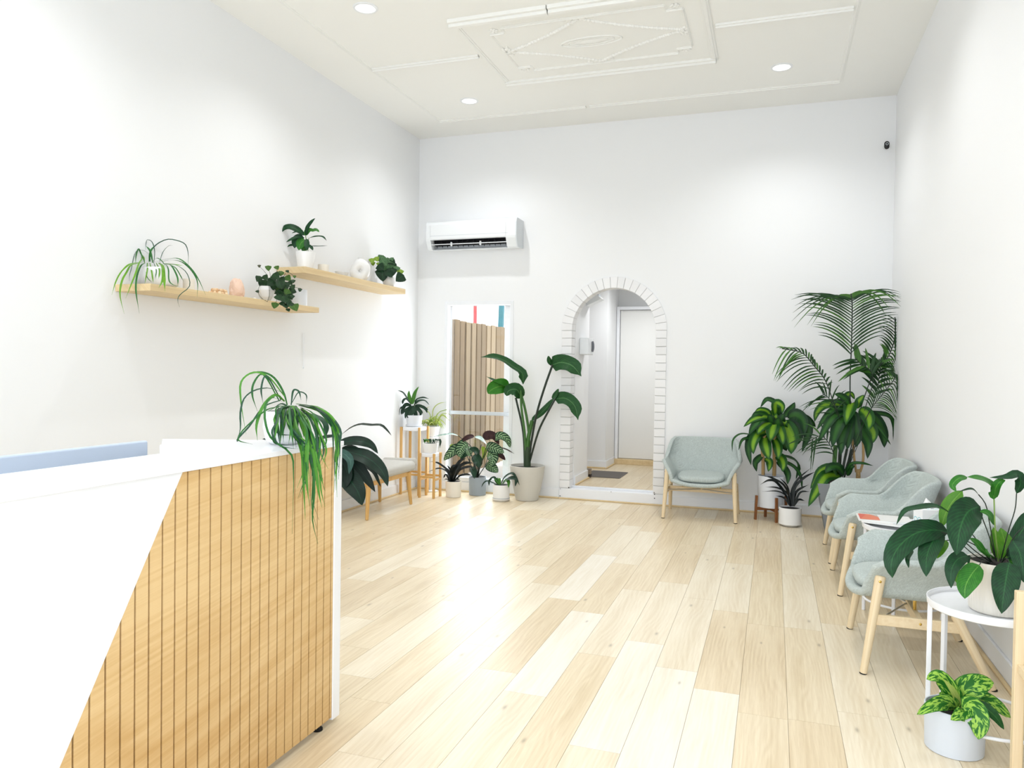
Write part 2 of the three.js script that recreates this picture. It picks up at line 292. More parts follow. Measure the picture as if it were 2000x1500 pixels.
{ // paling fence running away from the shop, every board a part
  const fence = thing('paling_fence', 'weathered timber paling fence with overlapping boards outside the window', 'fence', [0.06, 0, 0]);
  const fm = [[186, 162, 128], [170, 146, 113], [194, 172, 139], [162, 141, 111]].map((c, i) => std({ map: woodTex(128, 512, c, c.map((v) => v * 0.78), 211 + i, { fine: 26, along: 6, figure: 0.8, knots: 1, contrast: 1.2 }), roughness: 0.85 }));
  const gA = rbox(0, 0.018, -0.02, 2.02, -0.078, 0.078, 0.003), gB = rbox(-0.02, 0, -0.02, 2.02, -0.078, 0.078, 0.003);
  for (const g of [gA, gB]) { const p = g.attributes.position, u = g.attributes.uv; for (let i = 0; i < p.count; i++) u.setXY(i, p.getZ(i) / 0.16 + 0.5, p.getY(i) / 2.05); }
  for (let i = 0; i < 54; i++) {
    const z = -0.32 - i * 0.098, b = mesh('fence_board', i % 2 ? gA : gB, fm[Math.floor(rnd() * 4)], fence);
    b.position.set(rr(-0.004, 0.006), 0.03 + rr(-0.012, 0.012), z); b.rotation.y = rr(-0.05, 0.05);
  }
  for (const y of [0.35, 1.05, 1.75]) mesh('fence_rail', rbox(-0.075, -0.03, y, y + 0.08, -5.56, -0.3), fm[1], fence);
  const nb = thing('neighbour_building', 'pale rendered building with weatherboards rising behind the paling fence', 'building', [-4.6, 0, -5]);
  mesh('wall', box(-0.2, 0, -0.02, 4.6, -9, 4.4), std({ color: rgb(242, 238, 230), roughness: 0.8 }), nb);
  for (let i = 0; i < 5; i++) mesh('weatherboard', rbox(0, 0.03, -0.02, 4.5, 2.0 + i * 0.34, 2.325 + i * 0.34, 0.004), std({ color: rgb(238, 232, 220), roughness: 0.8 }), nb);
  tag(mesh('red_post', rod([-0.8, -0.02, -3.82], [-0.8, 4.2, -3.82], 0.03, 0.03, 16), std({ color: rgb(226, 88, 92), roughness: 0.5 })), 'slim coral red post behind the paling fence', 'post');
  tag(mesh('teal_post', bar([-0.78, -0.02, -4.9], [-0.82, 4.2, -5.3], 0.09, 0.09, V(1, 0, 0)), std({ color: rgb(62, 128, 138), roughness: 0.6 })), 'teal painted timber post leaning slightly behind the paling fence', 'post');
}

// ---------------------------------------------------------------- hallway beyond the arch
const HY = 0.13, HZ = -2.4;
const hallFloor = struct('floor', box(1.2, 3.06, -0.1, HY - 0.0035, HZ - 0.1, -0.14), std({ color: rgb(176, 160, 134), roughness: 0.9 }));
for (let r = 0; r < 10; r++) for (let k = 0; k < 3; k++) {
  const z0 = clamp(-2.4 - (r % 3) * 0.4 + k * 1.2, HZ, -0.14), z1 = clamp(-1.2 - (r % 3) * 0.4 + k * 1.2, HZ, -0.14), x0 = 1.2 + r * 0.186;
  if (z1 - z0 > 0.02) plank(hallFloor, x0, x0 + 0.186, z0, z1, HY, floorMats[2 + ((r * 5 + k * 3) % 4)]);
}
struct('wall_hall_left', box(1.2, 1.885, -0.1, 2.9, -0.78, -0.14), MAT.wall);
struct('wall_hall_recess', box(1.04, 1.2, -0.1, 2.9, HZ, -0.14), MAT.wall);
struct('wall_hall_pier', box(1.2, 1.9, -0.1, 2.9, HZ - 0.1, -1.75), MAT.wall);
struct('wall_hall_right', box(3.06, 3.2, -0.1, 2.9, HZ - 0.1, -0.14), MAT.wall);
struct('wall_hall_end', (() => { const s = shape([[1.9, -0.1], [3.06, -0.1], [3.06, 2.9], [1.9, 2.9]]); return extr(s, 0.12).translate(0, 0, HZ - 0.22); })(), MAT.wall);
const hallCeil = struct('ceiling', box(1.04, 3.2, 2.78, 2.92, HZ - 0.2, -0.14), MAT.ceiling);
struct('roof_outside', box(1.2, 3.3, 2.92, 3.0, HZ - 0.25, -0.14), MAT.trim);
skirting('baseboard_hall', 1.885, 1.885, -0.78, -0.15, [1, 0], HY, 0.1);
skirting('baseboard_hall', 1.2, 1.915, -1.75, -1.75, [0, 1], HY, 0.1); skirting('baseboard_hall', 1.9, 1.9, -2.28, -1.75, [1, 0], HY, 0.1);
{
  const d = structGroup('door_1');
  mesh('door_frame', merge([rbox(1.905, 1.945, HY + 0.07, 2.31, HZ - 0.1, HZ + 0.06, 0.004), rbox(2.77, 2.81, HY + 0.07, 2.31, HZ - 0.1, HZ + 0.06, 0.004), rbox(1.9445, 2.7705, 2.265, 2.31, HZ - 0.1, HZ + 0.06, 0.004)]), MAT.gloss, d);
  mesh('door_leaf', rbox(1.95, 2.765, HY + 0.075, 2.26, HZ - 0.04, HZ + 0.005, 0.003), std({ color: rgb(243, 243, 240), roughness: 0.5 }), d);
  const h = mesh('door_handle', rod([2.7, 1.15, HZ + 0.005], [2.7, 1.15, HZ + 0.05], 0.012), MAT.steel, d);
  mesh('lever', rod([2.7, 1.15, HZ + 0.05], [2.59, 1.15, HZ + 0.05], 0.009), MAT.steel, h);
  mesh('threshold', merge([rbox(1.9, 2.82, HY, HY + 0.07, HZ - 0.05, HZ + 0.1, 0.004)]), MAT.shelf, d);
}
{
  const m = thing('door_mat', 'flat grey ribbed doormat on the hallway floor', 'mat', [2.02, HY, -1.17]);
  const g = [rbox(-0.22, 0.24, 0, 0.008, -0.28, 0.28, 0.003)]; for (let i = 0; i < 26; i++) g.push(rbox(-0.205, 0.225, 0.006, 0.011, -0.265 + i * 0.0208, -0.252 + i * 0.0208, 0.002, 1));
  mesh('ribbed_pile', merge(g), std({ color: rgb(118, 113, 108), roughness: 1 }), m);
  const p = thing('towel_dispenser', 'white wall dispenser with grey side window on the hallway wall', 'dispenser', [1.885, 1.6, -0.43]);
  mesh('housing', rbox(0, 0.105, 0, 0.19, -0.13, 0.13, 0.012, 3), MAT.plastic, p);
  const arc = []; for (let i = 0; i <= 10; i++) { const a = -0.9 + i * 0.18; arc.push([0.09 + 0.03 * Math.cos(a), 0.095 + 0.075 * Math.sin(a), -0.05]); }
  mesh('grey_window', tube(arc, 0.014, 20, 8), std({ color: rgb(110, 114, 122), roughness: 0.3 }), p);
  const s = thing('hall_speaker', 'white wedge-shaped speaker mounted high on the hallway wall corner', 'speaker', [1.885, 2.16, -0.7]);
  mesh('cabinet', extr(shape([[0, 0.02], [0.17, 0.1], [0.11, 0.15], [0, 0.16]]), 0.16, { bevelEnabled: true, bevelSize: 0.004, bevelThickness: 0.004, bevelSegments: 2 }).translate(0.004, 0, -0.07), MAT.plastic, s);
  mesh('grille', rbox(0.03, 0.14, 0.12, 0.152, -0.05, 0.07, 0.003).rotateZ(0), MAT.greyPlastic, s);
  const v = thing('floor_outlet', 'small brown-grey box at the foot of the hallway corner', 'outlet', [1.895, HY, -0.83]);
  mesh('housing', rbox(-0.02, 0.03, 0, 0.11, -0.03, 0.03, 0.004), std({ color: rgb(150, 136, 118), roughness: 0.8 }), v);
  mesh('socket', rbox(0.005, 0.035, 0.01, 0.045, -0.02, 0.034, 0.004), std({ color: rgb(46, 38, 34), roughness: 0.8 }), v);
}

// ---------------------------------------------------------------- downlights
function downlight(x, y, z, label, power, cone = 1.22) {
  const g = thing('downlight', label, 'ceiling light', [x, y, z], 0, 'recessed ceiling downlights');
  mesh('rim', lathe([[0.074, 0.002], [0.074, -0.008], [0.09, -0.006], [0.094, 0.001]], 36), MAT.plastic, g);
  mesh('lamp_face', new THREE.CylinderGeometry(0.073, 0.073, 0.004, 32).translate(0, -0.003, 0), std({ color: 0xffffff, emissive: new THREE.Color(1, 0.98, 0.94), emissiveIntensity: 6 }), g);
  const s = new THREE.SpotLight(new THREE.Color(0.97, 0.98, 0.99), power, 0, cone, 0.6, 2);
  s.position.set(x, y - 0.02, z); s.target.position.set(x, 0, z); s.castShadow = true; s.shadow.radius = 1.4; scene.add(s, s.target);
}
downlight(1.045, H, 3.08, 'round white downlight left of the ceiling rose, cut by the top edge', 10.3);
downlight(1.045, H, 1.03, 'round white downlight nearest the back left ceiling corner', 10.3);
downlight(3.99, H, 1.03, 'round white downlight nearest the back right ceiling corner', 10.3);
downlight(3.99, H, 3.08, 'round white downlight right of the ceiling rose, out of view', 10.3);
downlight(1.045, H, 5.13, 'round white downlight over the reception desk', 10.3);
downlight(3.99, H, 5.13, 'round white downlight over the right hand chairs', 10.3);
downlight(1.045, H, 7.18, 'round white downlight front left of the room', 10.3);
downlight(3.99, H, 7.18, 'round white downlight front right of the room', 10.3);
downlight(2.45, 2.78, -1.3, 'round white downlight in the hallway ceiling', 13, 1.35);

// ---------------------------------------------------------------- reception desk
{
  const desk = thing('reception_desk', 'white angular reception desk with grooved oak front panel', 'desk', [0, 0, 0]);
  const X = 2.35, T = 1.107, zA = 5.475, zB = 5.528, zT = 6.344, zD = 6.99, Zend = 7.5;
  // worktop: narrow ledge that widens towards the end panel
  const top = shape([[X + 0.004, -zA + 0.004], [1.69, -5.727], [2.06, -6.126], [2.045, -Zend], [X + 0.004, -Zend]]);
  mesh('counter_top', extr(top, 0.016, { bevelEnabled: true, bevelSize: 0.002, bevelThickness: 0.001, bevelSegments: 1 }).rotateX(-Math.PI / 2).translate(0, T + 0.001, 0), MAT.gloss, desk);
  // end panel, running back from the front corner at an angle
  mesh('end_panel', bar([X - 0.02, T / 2 + 0.008, zA + 0.03], [1.7, T / 2 + 0.008, 5.745], 0.045, T - 0.018, V(0, 1, 0)), MAT.gloss, desk);
  mesh('end_strip', rbox(X - 0.035, X + 0.003, 0.018, T, zA, zB, 0.004), MAT.gloss, desk);
  // white front panel left of the slanted edge of the oak
  const wp = shape([[zT, T], [zD, 0.03], [Zend, 0.03], [Zend, T]]);
  mesh('front_panel', extr(wp, 0.018).rotateY(-Math.PI / 2).translate(X, 0, 0), MAT.gloss, desk);
  mesh('oak_backing', extr(shape([[zB, 0.03], [zD, 0.03], [zT, T], [zB, T]]), 0.008).rotateY(-Math.PI / 2).translate(X - 0.014, 0, 0), MAT.groove, desk);
  const oak = woodTex(1024, 1024, [229, 198, 146], [199, 157, 98], 71, { fine: 150, along: 4, figure: 1.1, knots: 0, contrast: 1.15 });
  const oakM = std({ map: oak, roughness: 0.5 }), pitch = 0.0486, gap = 0.0062;
  for (let i = 0; ; i++) {                                        // vertical oak boards, the left ones cut by the slanted edge
    const a = zB + 0.001 + (i ? i * pitch - 0.033 + gap / 2 : 0), b = zB + 0.001 + (i + 1) * pitch - 0.033 - gap / 2; if (a > zD) break;
    const yAt = (z) => (z <= zT ? T : T - (z - zT) / (zD - zT) * (T - 0.03));
    const pts = [[a, 0.03]]; const be = Math.min(b, zD);
    pts.push([be, 0.03]); if (yAt(be) > 0.032) pts.push([be, yAt(be) - 0.0015]); if (a < zT && be > zT) pts.push([zT, T - 0.001]); pts.push([a, yAt(a) - 0.0015]);
    const g = extr(shape(pts), 0.012).rotateY(-Math.PI / 2).translate(X - 0.001, 0, 0);
    const p = g.attributes.position, u = g.attributes.uv; for (let k = 0; k < p.count; k++) u.setXY(k, p.getY(k) / 1.15 + 0.1 * p.getZ(k), p.getZ(k) / 1.6);
    mesh('oak_board', g, oakM, desk);
  }
  const back = [box(1.78, 2.2, 0.72, 0.74, 6.2, Zend), box(1.1, 1.9, 0.715, 0.74, 6.05, Zend), box(X - 0.04, X - 0.022, 0.03, T, zB, Zend), box(1.12, X - 0.02, 0.03, 0.74, Zend - 0.02, Zend)];
  mesh('worktop', merge(back), MAT.gloss, desk);
  const foot = mesh('levelling_foot', lathe([[0, 0], [0.02, 0], [0.02, 0.008], [0.007, 0.011], [0.007, 0.034], [0, 0.034]], 18).translate(X - 0.028, 0, 5.585), MAT.rubber, desk);
  for (const [x, z] of [[2.3, 6.6], [2.3, 7.4], [1.75, 5.75]]) mesh('levelling_foot', foot.geometry.clone().translate(x - X + 0.028, 0, z - 5.585), MAT.rubber, desk);
  const mon = thing('computer_monitor', 'blue-grey back of a computer monitor behind the desk ledge', 'monitor', [1.78, 0.74, 6.24]);
  mesh('casing', rbox(-0.012, 0.012, 0.035, 0.398, -0.335, 0.335, 0.008, 3), MAT.blueGrey, mon);
  mesh('screen', rbox(-0.0145, -0.011, 0.05, 0.385, -0.32, 0.32, 0.001), MAT.black, mon);
  mesh('stand', merge([bar([0.05, 0.01, 0], [0.015, 0.2, 0], 0.12, 0.012, V(1, 0, 0)), rbox(-0.06, 0.1, 0, 0.008, -0.1, 0.1, 0.003)]), MAT.steel, mon);
}

// ---------------------------------------------------------------- lounge chairs
function chairShell() {
  const NA = 57, NP = 7, NS = 12, th = 0.036;
  const ytop = (a) => { const s = Math.min(a, 1 - a); return 0.552 + 0.188 * sst(0.232, 0.342, s) - 0.006 * Math.sin(clamp(s / 0.26, 0, 1) * Math.PI) - 0.045 * (1 - clamp(s / 0.055, 0, 1)) ** 2; };
  const wAt = (y) => (y < 0.555 ? 0.262 + 0.098 * clamp((y - 0.36) / 0.195, 0, 1) ** 1.7 : 0.36 - 0.04 * (y - 0.555) / 0.18);
  const zbAt = (y) => 0.15 + 0.155 * clamp((y - 0.36) / 0.385, 0, 1.1);
  const zfAt = (y) => 0.262 - 0.055 * clamp((y - 0.37) / 0.18, 0, 1) ** 1.5;
  const plan = (a, y) => {
    const w = wAt(y), zb = zbAt(y), zf = zfAt(y), r = 0.13, s = Math.min(a, 1 - a), sg = a < 0.5 ? -1 : 1;
    if (s < 0.3) return [sg * w, zf + (-(zb - r) - zf) * (s / 0.3)];
    if (s < 0.42) { const q = (s - 0.3) / 0.12 * Math.PI / 2; return [sg * (w - r + r * Math.cos(q)), -(zb - r) - r * Math.sin(q)]; }
    return [sg * (w - r) * (0.5 - s) / 0.08, -zb - 0.012 * (1 - ((0.5 - s) / 0.08) ** 2)];
  };
  const rows = [], y0 = 0.372;
  for (let j = 0; j <= NP + NS; j++) {
    const row = [];
    for (let i = 0; i < NA; i++) {
      const a = i / (NA - 1);
      if (j <= NP) {
        const t = j / NP, [rx, rz] = plan(a, y0), s = Math.min(a, 1 - a), zs = rz > 0 ? rz + 0.045 * sst(0, 0.26, rz) : rz * 0.9;
        row.push(V(rx * t, 0.338 + (y0 - 0.338) * t ** 2.6, zs + (rz - zs) * t * t + (s < 0.0001 ? 0 : 0)));
      } else {
        const t = (j - NP) / NS, y = y0 + (ytop(a) - y0) * t, [x, z] = plan(a, y); row.push(V(x, y, z));
      }
    }
    rows.push(row);
  }
  const NR = rows.length, at = (i, j) => rows[clamp(j, 0, NR - 1)][clamp(i, 0, NA - 1)];
  const nrm = (i, j) => {
    const du = at(i + 1, j).clone().sub(at(i - 1, j)), dv = at(i, j + 1).clone().sub(at(i, Math.max(j - 1, 0)));
    const n = V().crossVectors(du, dv); if (j < 2 || n.length() < 1e-9) return V(0, -1, 0).lerp(n.length() > 1e-9 ? n.normalize().multiplyScalar(n.y > 0 ? -1 : 1) : V(0, -1, 0), j * 0.3).normalize();
    return n.normalize();
  };
  const N = rows.map((r, j) => r.map((_, i) => nrm(i, j)));
  // make normals point outwards (away from the seat axis)
  for (let j = 2; j < NR; j++) for (let i = 0; i < NA; i++) { const p = at(i, j), o = V(p.x, j <= NP ? -0.4 : -0.02, p.z - 0.05); if (N[j][i].dot(o) < 0) N[j][i].negate(); }
  const pos = [], idx = [], uv = [], add = (p) => { pos.push(p.x, p.y, p.z); uv.push(p.x + p.z, p.y + p.z * 0.5); return pos.length / 3 - 1; };
  const quad = (a, b, c, d) => idx.push(a, b, c, a, c, d);
  const O = rows.map((r, j) => r.map((p, i) => add(p.clone().addScaledVector(N[j][i], th / 2))));
  const I = rows.map((r, j) => r.map((p, i) => add(p.clone().addScaledVector(N[j][i], -th / 2))));
  for (let j = 0; j < NR - 1; j++) for (let i = 0; i < NA - 1; i++) { quad(O[j][i], O[j][i + 1], O[j + 1][i + 1], O[j + 1][i]); quad(I[j][i], I[j + 1][i], I[j + 1][i + 1], I[j][i + 1]); }
  const edge = []; for (let j = 0; j < NR; j++) edge.push([0, j]); for (let i = 1; i < NA; i++) edge.push([i, NR - 1]); for (let j = NR - 2; j >= 0; j--) edge.push([NA - 1, j]);
  const K = 6; let prev = null;
  for (const [i, j] of edge) {
    const p = at(i, j), inner = V(); if (j === NR - 1) inner.add(p.clone().sub(at(i, j - 1)).normalize()); if (i === 0) inner.add(p.clone().sub(at(1, j)).normalize()); if (i === NA - 1) inner.add(p.clone().sub(at(NA - 2, j)).normalize());
    if (i === 0 || i === NA - 1) if (j < NP) inner.set(0, 0, 1);
    inner.normalize(); const n = N[j][i], ring = [];
    for (let k = 0; k <= K; k++) { const f = Math.PI * k / K; ring.push(k === 0 ? O[j][i] : k === K ? I[j][i] : add(p.clone().addScaledVector(n, Math.cos(f) * th / 2).addScaledVector(inner, Math.sin(f) * th / 2))); }
    if (prev) for (let k = 0; k < K; k++) quad(prev[k], ring[k], ring[k + 1], prev[k + 1]);
    prev = ring;
  }
  const g = new THREE.BufferGeometry(); g.setAttribute('position', new THREE.Float32BufferAttribute(pos, 3)); g.setAttribute('uv', new THREE.Float32BufferAttribute(uv, 2)); g.setIndex(idx);
  const m = mergeVertices(g, 1e-4); m.computeVertexNormals(); return m;
}
function cushionGeo(hw, hd, h, n = 3.2, puff = 0.35) {            // rounded pad, base at y = 0
  const rings = [[0, 0], [0.9, 0], [0.98, 0.12], [1, 0.4], [0.985, 0.68], [0.93, 0.86], [0.8, 0.95], [0.5, 1], [0, 1 + puff * 0.1]], seg = 56, pos = [], idx = [], uv = [];
  for (const [r, y] of rings) for (let i = 0; i < seg; i++) {
    const a = i / seg * Math.PI * 2, c = Math.cos(a), s = Math.sin(a), k = (Math.abs(c) ** n + Math.abs(s) ** n) ** (-1 / n);
    pos.push(c * k * r * hw, y * h, s * k * r * hd); uv.push(c * k * r * hw, s * k * r * hd);
  }
  for (let j = 0; j < rings.length - 1; j++) for (let i = 0; i < seg; i++) { const a = j * seg + i, b = j * seg + (i + 1) % seg; idx.push(a, a + seg, b, b, a + seg, b + seg); }
  const g = new THREE.BufferGeometry(); g.setAttribute('position', new THREE.Float32BufferAttribute(pos, 3)); g.setAttribute('uv', new THREE.Float32BufferAttribute(uv, 2)); g.setIndex(idx); g.computeVertexNormals(); return g;
}
function makeChair() {
  const c = thing('lounge_chair', '', 'chair', [0, 0, 0], 0, 'sage green lounge chairs');
  mesh('shell', chairShell(), MAT.sage, c);
  const cu = mesh('seat_cushion', cushionGeo(0.222, 0.215, 0.058), MAT.sage, c); cu.position.set(0, 0.374, 0.075); cu.rotation.x = 0.05;
  mesh('cushion_base', cushionGeo(0.19, 0.18, 0.02), MAT.sage, cu).position.set(0, -0.017, -0.006);
  for (const s of [-1, 1]) {
    const f = mesh('leg', rod([s * 0.338, 0, 0.268], [s * 0.312, 0.47, 0.2], 0.0165, 0.024), MAT.birch, c);
    mesh('bolt', rod([s * 0.334, 0.445, 0.204], [s * 0.3385, 0.445, 0.204], 0.007, 0.007, 12), MAT.brass, f);
    mesh('foot_pad', rod([s * 0.3382, 0, 0.2685], [s * 0.338, 0.004, 0.268], 0.0168, 0.0168, 14, false), MAT.rubber, f);
    const r = mesh('leg', rod([s * 0.338, 0, -0.27], [s * 0.318, 0.32, -0.115], 0.0165, 0.0225), MAT.birch, c);
    mesh('foot_pad', rod([s * 0.3382, 0, -0.2705], [s * 0.338, 0.004, -0.27], 0.0168, 0.0168, 14, false), MAT.rubber, r);
    const rail = mesh('side_rail', bar([s * 0.322, 0.262, 0.235], [s * 0.32, 0.262, -0.14], 0.024, 0.05), MAT.birch, c);
    mesh('bolt', rod([s * 0.332, 0.264, 0.03], [s * 0.338, 0.264, 0.03], 0.006, 0.006, 12), MAT.brass, rail);
    mesh('support_post', merge([rod([s * 0.18, 0.28, 0.03], [s * 0.18, 0.345, 0.03], 0.007), rod([s * 0.155, 0.28, 0.03], [s * 0.155, 0.345, 0.03], 0.005)]), MAT.brass, c);
    mesh('brace_rod', rod([s * 0.315, 0.27, 0.19], [0, 0.27, 0.035], 0.0045, 0.0045, 8), MAT.steel, c);
  }
  mesh('cross_rail', bar([-0.318, 0.262, 0.03], [0.318, 0.262, 0.03], 0.024, 0.05), MAT.birch, c);
  return c;
}
{
  const c0 = makeChair(), put = (c, x, z, t, label) => { c.position.set(x, 0, z); c.rotation.y = t; c.userData.label = label; };
  const copy = () => { const c = c0.clone(); c.name = numbered('lounge_chair'); c.userData = { ...c0.userData }; scene.add(c); return c; };
  put(c0, 3.33, 0.42, 0, 'sage green lounge chair standing alone beside the brick arch');
  put(copy(), 4.68, 1.633, -Math.PI / 2, 'sage green lounge chair farthest back along the right wall, next to the palm planter');
  put(copy(), 4.68, 2.51, -Math.PI / 2, 'sage green lounge chair in the middle of the right wall row');
  put(copy(), 4.68, 3.85, -Math.PI / 2, 'sage green lounge chair nearest the camera, partly behind the peace lily');
}

// ---------------------------------------------------------------- tables on the right
function trayTable(label, x, z, h, legs) {
  const t = thing('side_table', label, 'table', [x, 0, z], 0, 'white round tray tables'), r = 0.222;
  mesh('tray', lathe([[0, h - 0.016], [r - 0.004, h - 0.016], [r, h - 0.012], [r + 0.003, h + 0.014], [r, h + 0.016], [r - 0.004, h + 0.014], [r - 0.008, h - 0.004], [0, h - 0.004]], 64), MAT.gloss, t);
  for (const deg of legs) { const a = deg * Math.PI / 180; mesh('leg', bar([Math.cos(a) * (r - 0.012), 0, Math.sin(a) * (r - 0.012)], [Math.cos(a) * (r - 0.012), h - 0.012, Math.sin(a) * (r - 0.012)], 0.018, 0.018, V(Math.sin(a), 0, -Math.cos(a))), MAT.gloss, t); }
  mesh('lower_ring', new THREE.TorusGeometry(r - 0.014, 0.007, 8, 56).rotateX(Math.PI / 2).translate(0, 0.1, 0), MAT.gloss, t);
  return t;
}
trayTable('white round tray table carrying the big peace lily in front', 4.8, 4.75, 0.53, [190, 232, 10, 52]);
trayTable('white round tray table between chairs holding magazines and tissues', 4.72, 3.18, 0.53, [20, 110, 200, 290]);
{
  const cover = (print) => { const m = document.createElement('canvas'); m.width = 256; m.height = 352; const g = m.getContext('2d'); print(g); const t = new THREE.CanvasTexture(m); t.colorSpace = THREE.SRGBColorSpace; return std({ map: t, roughness: 0.35 }); };
  const page = std({ color: rgb(246, 246, 243), roughness: 0.6 });
  const mag = (label, x, y, z, turn, mat) => {
    const m = thing('magazine', label, 'magazine', [x, y, z], turn, 'magazines on the tray table');
    mesh('pages', rbox(-0.104, 0.104, 0, 0.009, -0.144, 0.144, 0.001, 1), page, m);
    const c = new THREE.PlaneGeometry(0.21, 0.29).rotateX(-Math.PI / 2).translate(0, 0.0096, 0); mesh('cover', c, mat, m);
  };
  mag('plain white magazine lying under the coral one', 4.66, 0.5475, 3.17, 1.2, cover((g) => { g.fillStyle = '#f3f2ef'; g.fillRect(0, 0, 256, 352); g.fillStyle = '#d9dde0'; g.fillRect(24, 200, 210, 110); }));
  mag('white magazine with coral printed band on the tray table', 4.62, 0.557, 3.12, 1.55, cover((g) => { g.fillStyle = '#f6f5f2'; g.fillRect(0, 0, 256, 352); g.fillStyle = '#f08a6c'; g.fillRect(14, 12, 228, 130); g.fillStyle = '#e86f5e'; g.beginPath(); g.moveTo(14, 12); g.lineTo(242, 12); g.lineTo(242, 70); g.closePath(); g.fill(); g.fillStyle = '#c6c2bd'; g.beginPath(); g.moveTo(242, 142); g.lineTo(242, 90); g.lineTo(150, 142); g.closePath(); g.fill(); }));
  const tb = thing('tissue_box', 'white tissue box with pale turquoise swirl print', 'tissue box', [4.83, 0.5475, 3.27], 0.25);
  const sw = cover((g) => { g.fillStyle = '#f7f8f8'; g.fillRect(0, 0, 256, 352); g.strokeStyle = '#8fd0d6'; g.lineWidth = 15; g.lineCap = 'round'; for (const [x, y, r, a, b] of [[70, 210, 46, 3.4, 6.0], [70, 215, 22, 0.2, 3.6], [180, 205, 52, 3.2, 6.2], [185, 225, 24, 3.2, 6.4], [40, 290, 60, 4.6, 6.2], [130, 290, 44, 3.1, 6.2], [215, 300, 40, 3.1, 5.8], [120, 215, 30, 0.1, 2.6]]) { g.beginPath(); g.arc(x, y, r, a, b); g.stroke(); } });
  mesh('carton', rbox(-0.058, 0.058, 0, 0.118, -0.058, 0.058, 0.003, 1), sw, tb);
  mesh('opening', new THREE.CylinderGeometry(0.03, 0.03, 0.001, 24).scale(1.2, 1, 0.7).translate(0, 0.1186, 0), MAT.rubber, tb);
  const g = new THREE.ConeGeometry(0.036, 0.06, 14, 5, true), p = g.attributes.position; for (let i = 0; i < p.count; i++) { const a = Math.atan2(p.getZ(i), p.getX(i)); const k = 1 + 0.35 * Math.sin(a * 5 + p.getY(i) * 40); p.setXYZ(i, p.getX(i) * k - 0.25 * (p.getY(i) + 0.03), p.getY(i), p.getZ(i) * k * 0.6); } g.computeVertexNormals();
  mesh('tissue', g.translate(0, 0.147, 0), std({ color: rgb(250, 249, 248), roughness: 0.9 }), tb);
}
{ // timber stand cut by the right edge of the frame
  const s = thing('wooden_stand', 'pale timber stand with rungs at the right edge', 'stand', [4.905, 0, 5.24]);
  for (const x of [-0.11, 0.12]) for (const z of [-0.12, 0.12]) mesh('leg', rbox(x - 0.016, x + 0.016, 0, 0.69, z - 0.016, z + 0.016, 0.004), MAT.birch, s);
  for (const y of [0.4, 0.25]) for (const z of [-0.12, 0.12]) mesh('rung', bar([-0.1, y, z], [0.11, y, z], 0.018, 0.03), MAT.birch, s);
  for (const x of [-0.11, 0.12]) mesh('rung', bar([x, 0.43, -0.11], [x, 0.43, 0.11], 0.018, 0.03), MAT.birch, s);
  mesh('shelf_board', rbox(-0.092, 0.102, 0.415, 0.43, -0.102, 0.102, 0.003), MAT.birch, s);
}

// ---------------------------------------------------------------- wall shelves and what stands on them
for (const [label, y0, y1, z0, z1] of [['long oak floating shelf, the lower one, with the strappy plant', 1.88, 1.925, 2.49, 4.36], ['oak floating shelf, the higher one near the back corner', 2.197, 2.25, 0.88, 2.7]]) {
  const g = rbox(0.002, 0.285, y0, y1, z0, z1, 0.003), p = g.attributes.position, u = g.attributes.uv;
  for (let i = 0; i < p.count; i++) u.setXY(i, (p.getX(i) + p.getY(i)) * 2.2, p.getZ(i) / 1.7);
  tag(mesh('floating_shelf', g, MAT.shelf), label, 'shelf', 'oak floating shelves');
}
const one = (name, label, cat, geo, mat, pos, turn = 0) => { const o = mesh(name, geo, mat); o.position.set(...pos); o.rotation.y = turn; return tag(o, label, cat); };
const LY = 1.925, HYs = 2.25;
one('candle_cup', 'small cream cup on the low shelf beside the strappy plant', 'cup', lathe([[0, 0], [0.034, 0], [0.038, 0.004], [0.038, 0.085], [0.033, 0.085], [0.032, 0.02], [0, 0.02]], 32), MAT.cream, [0.15, LY, 3.88]);
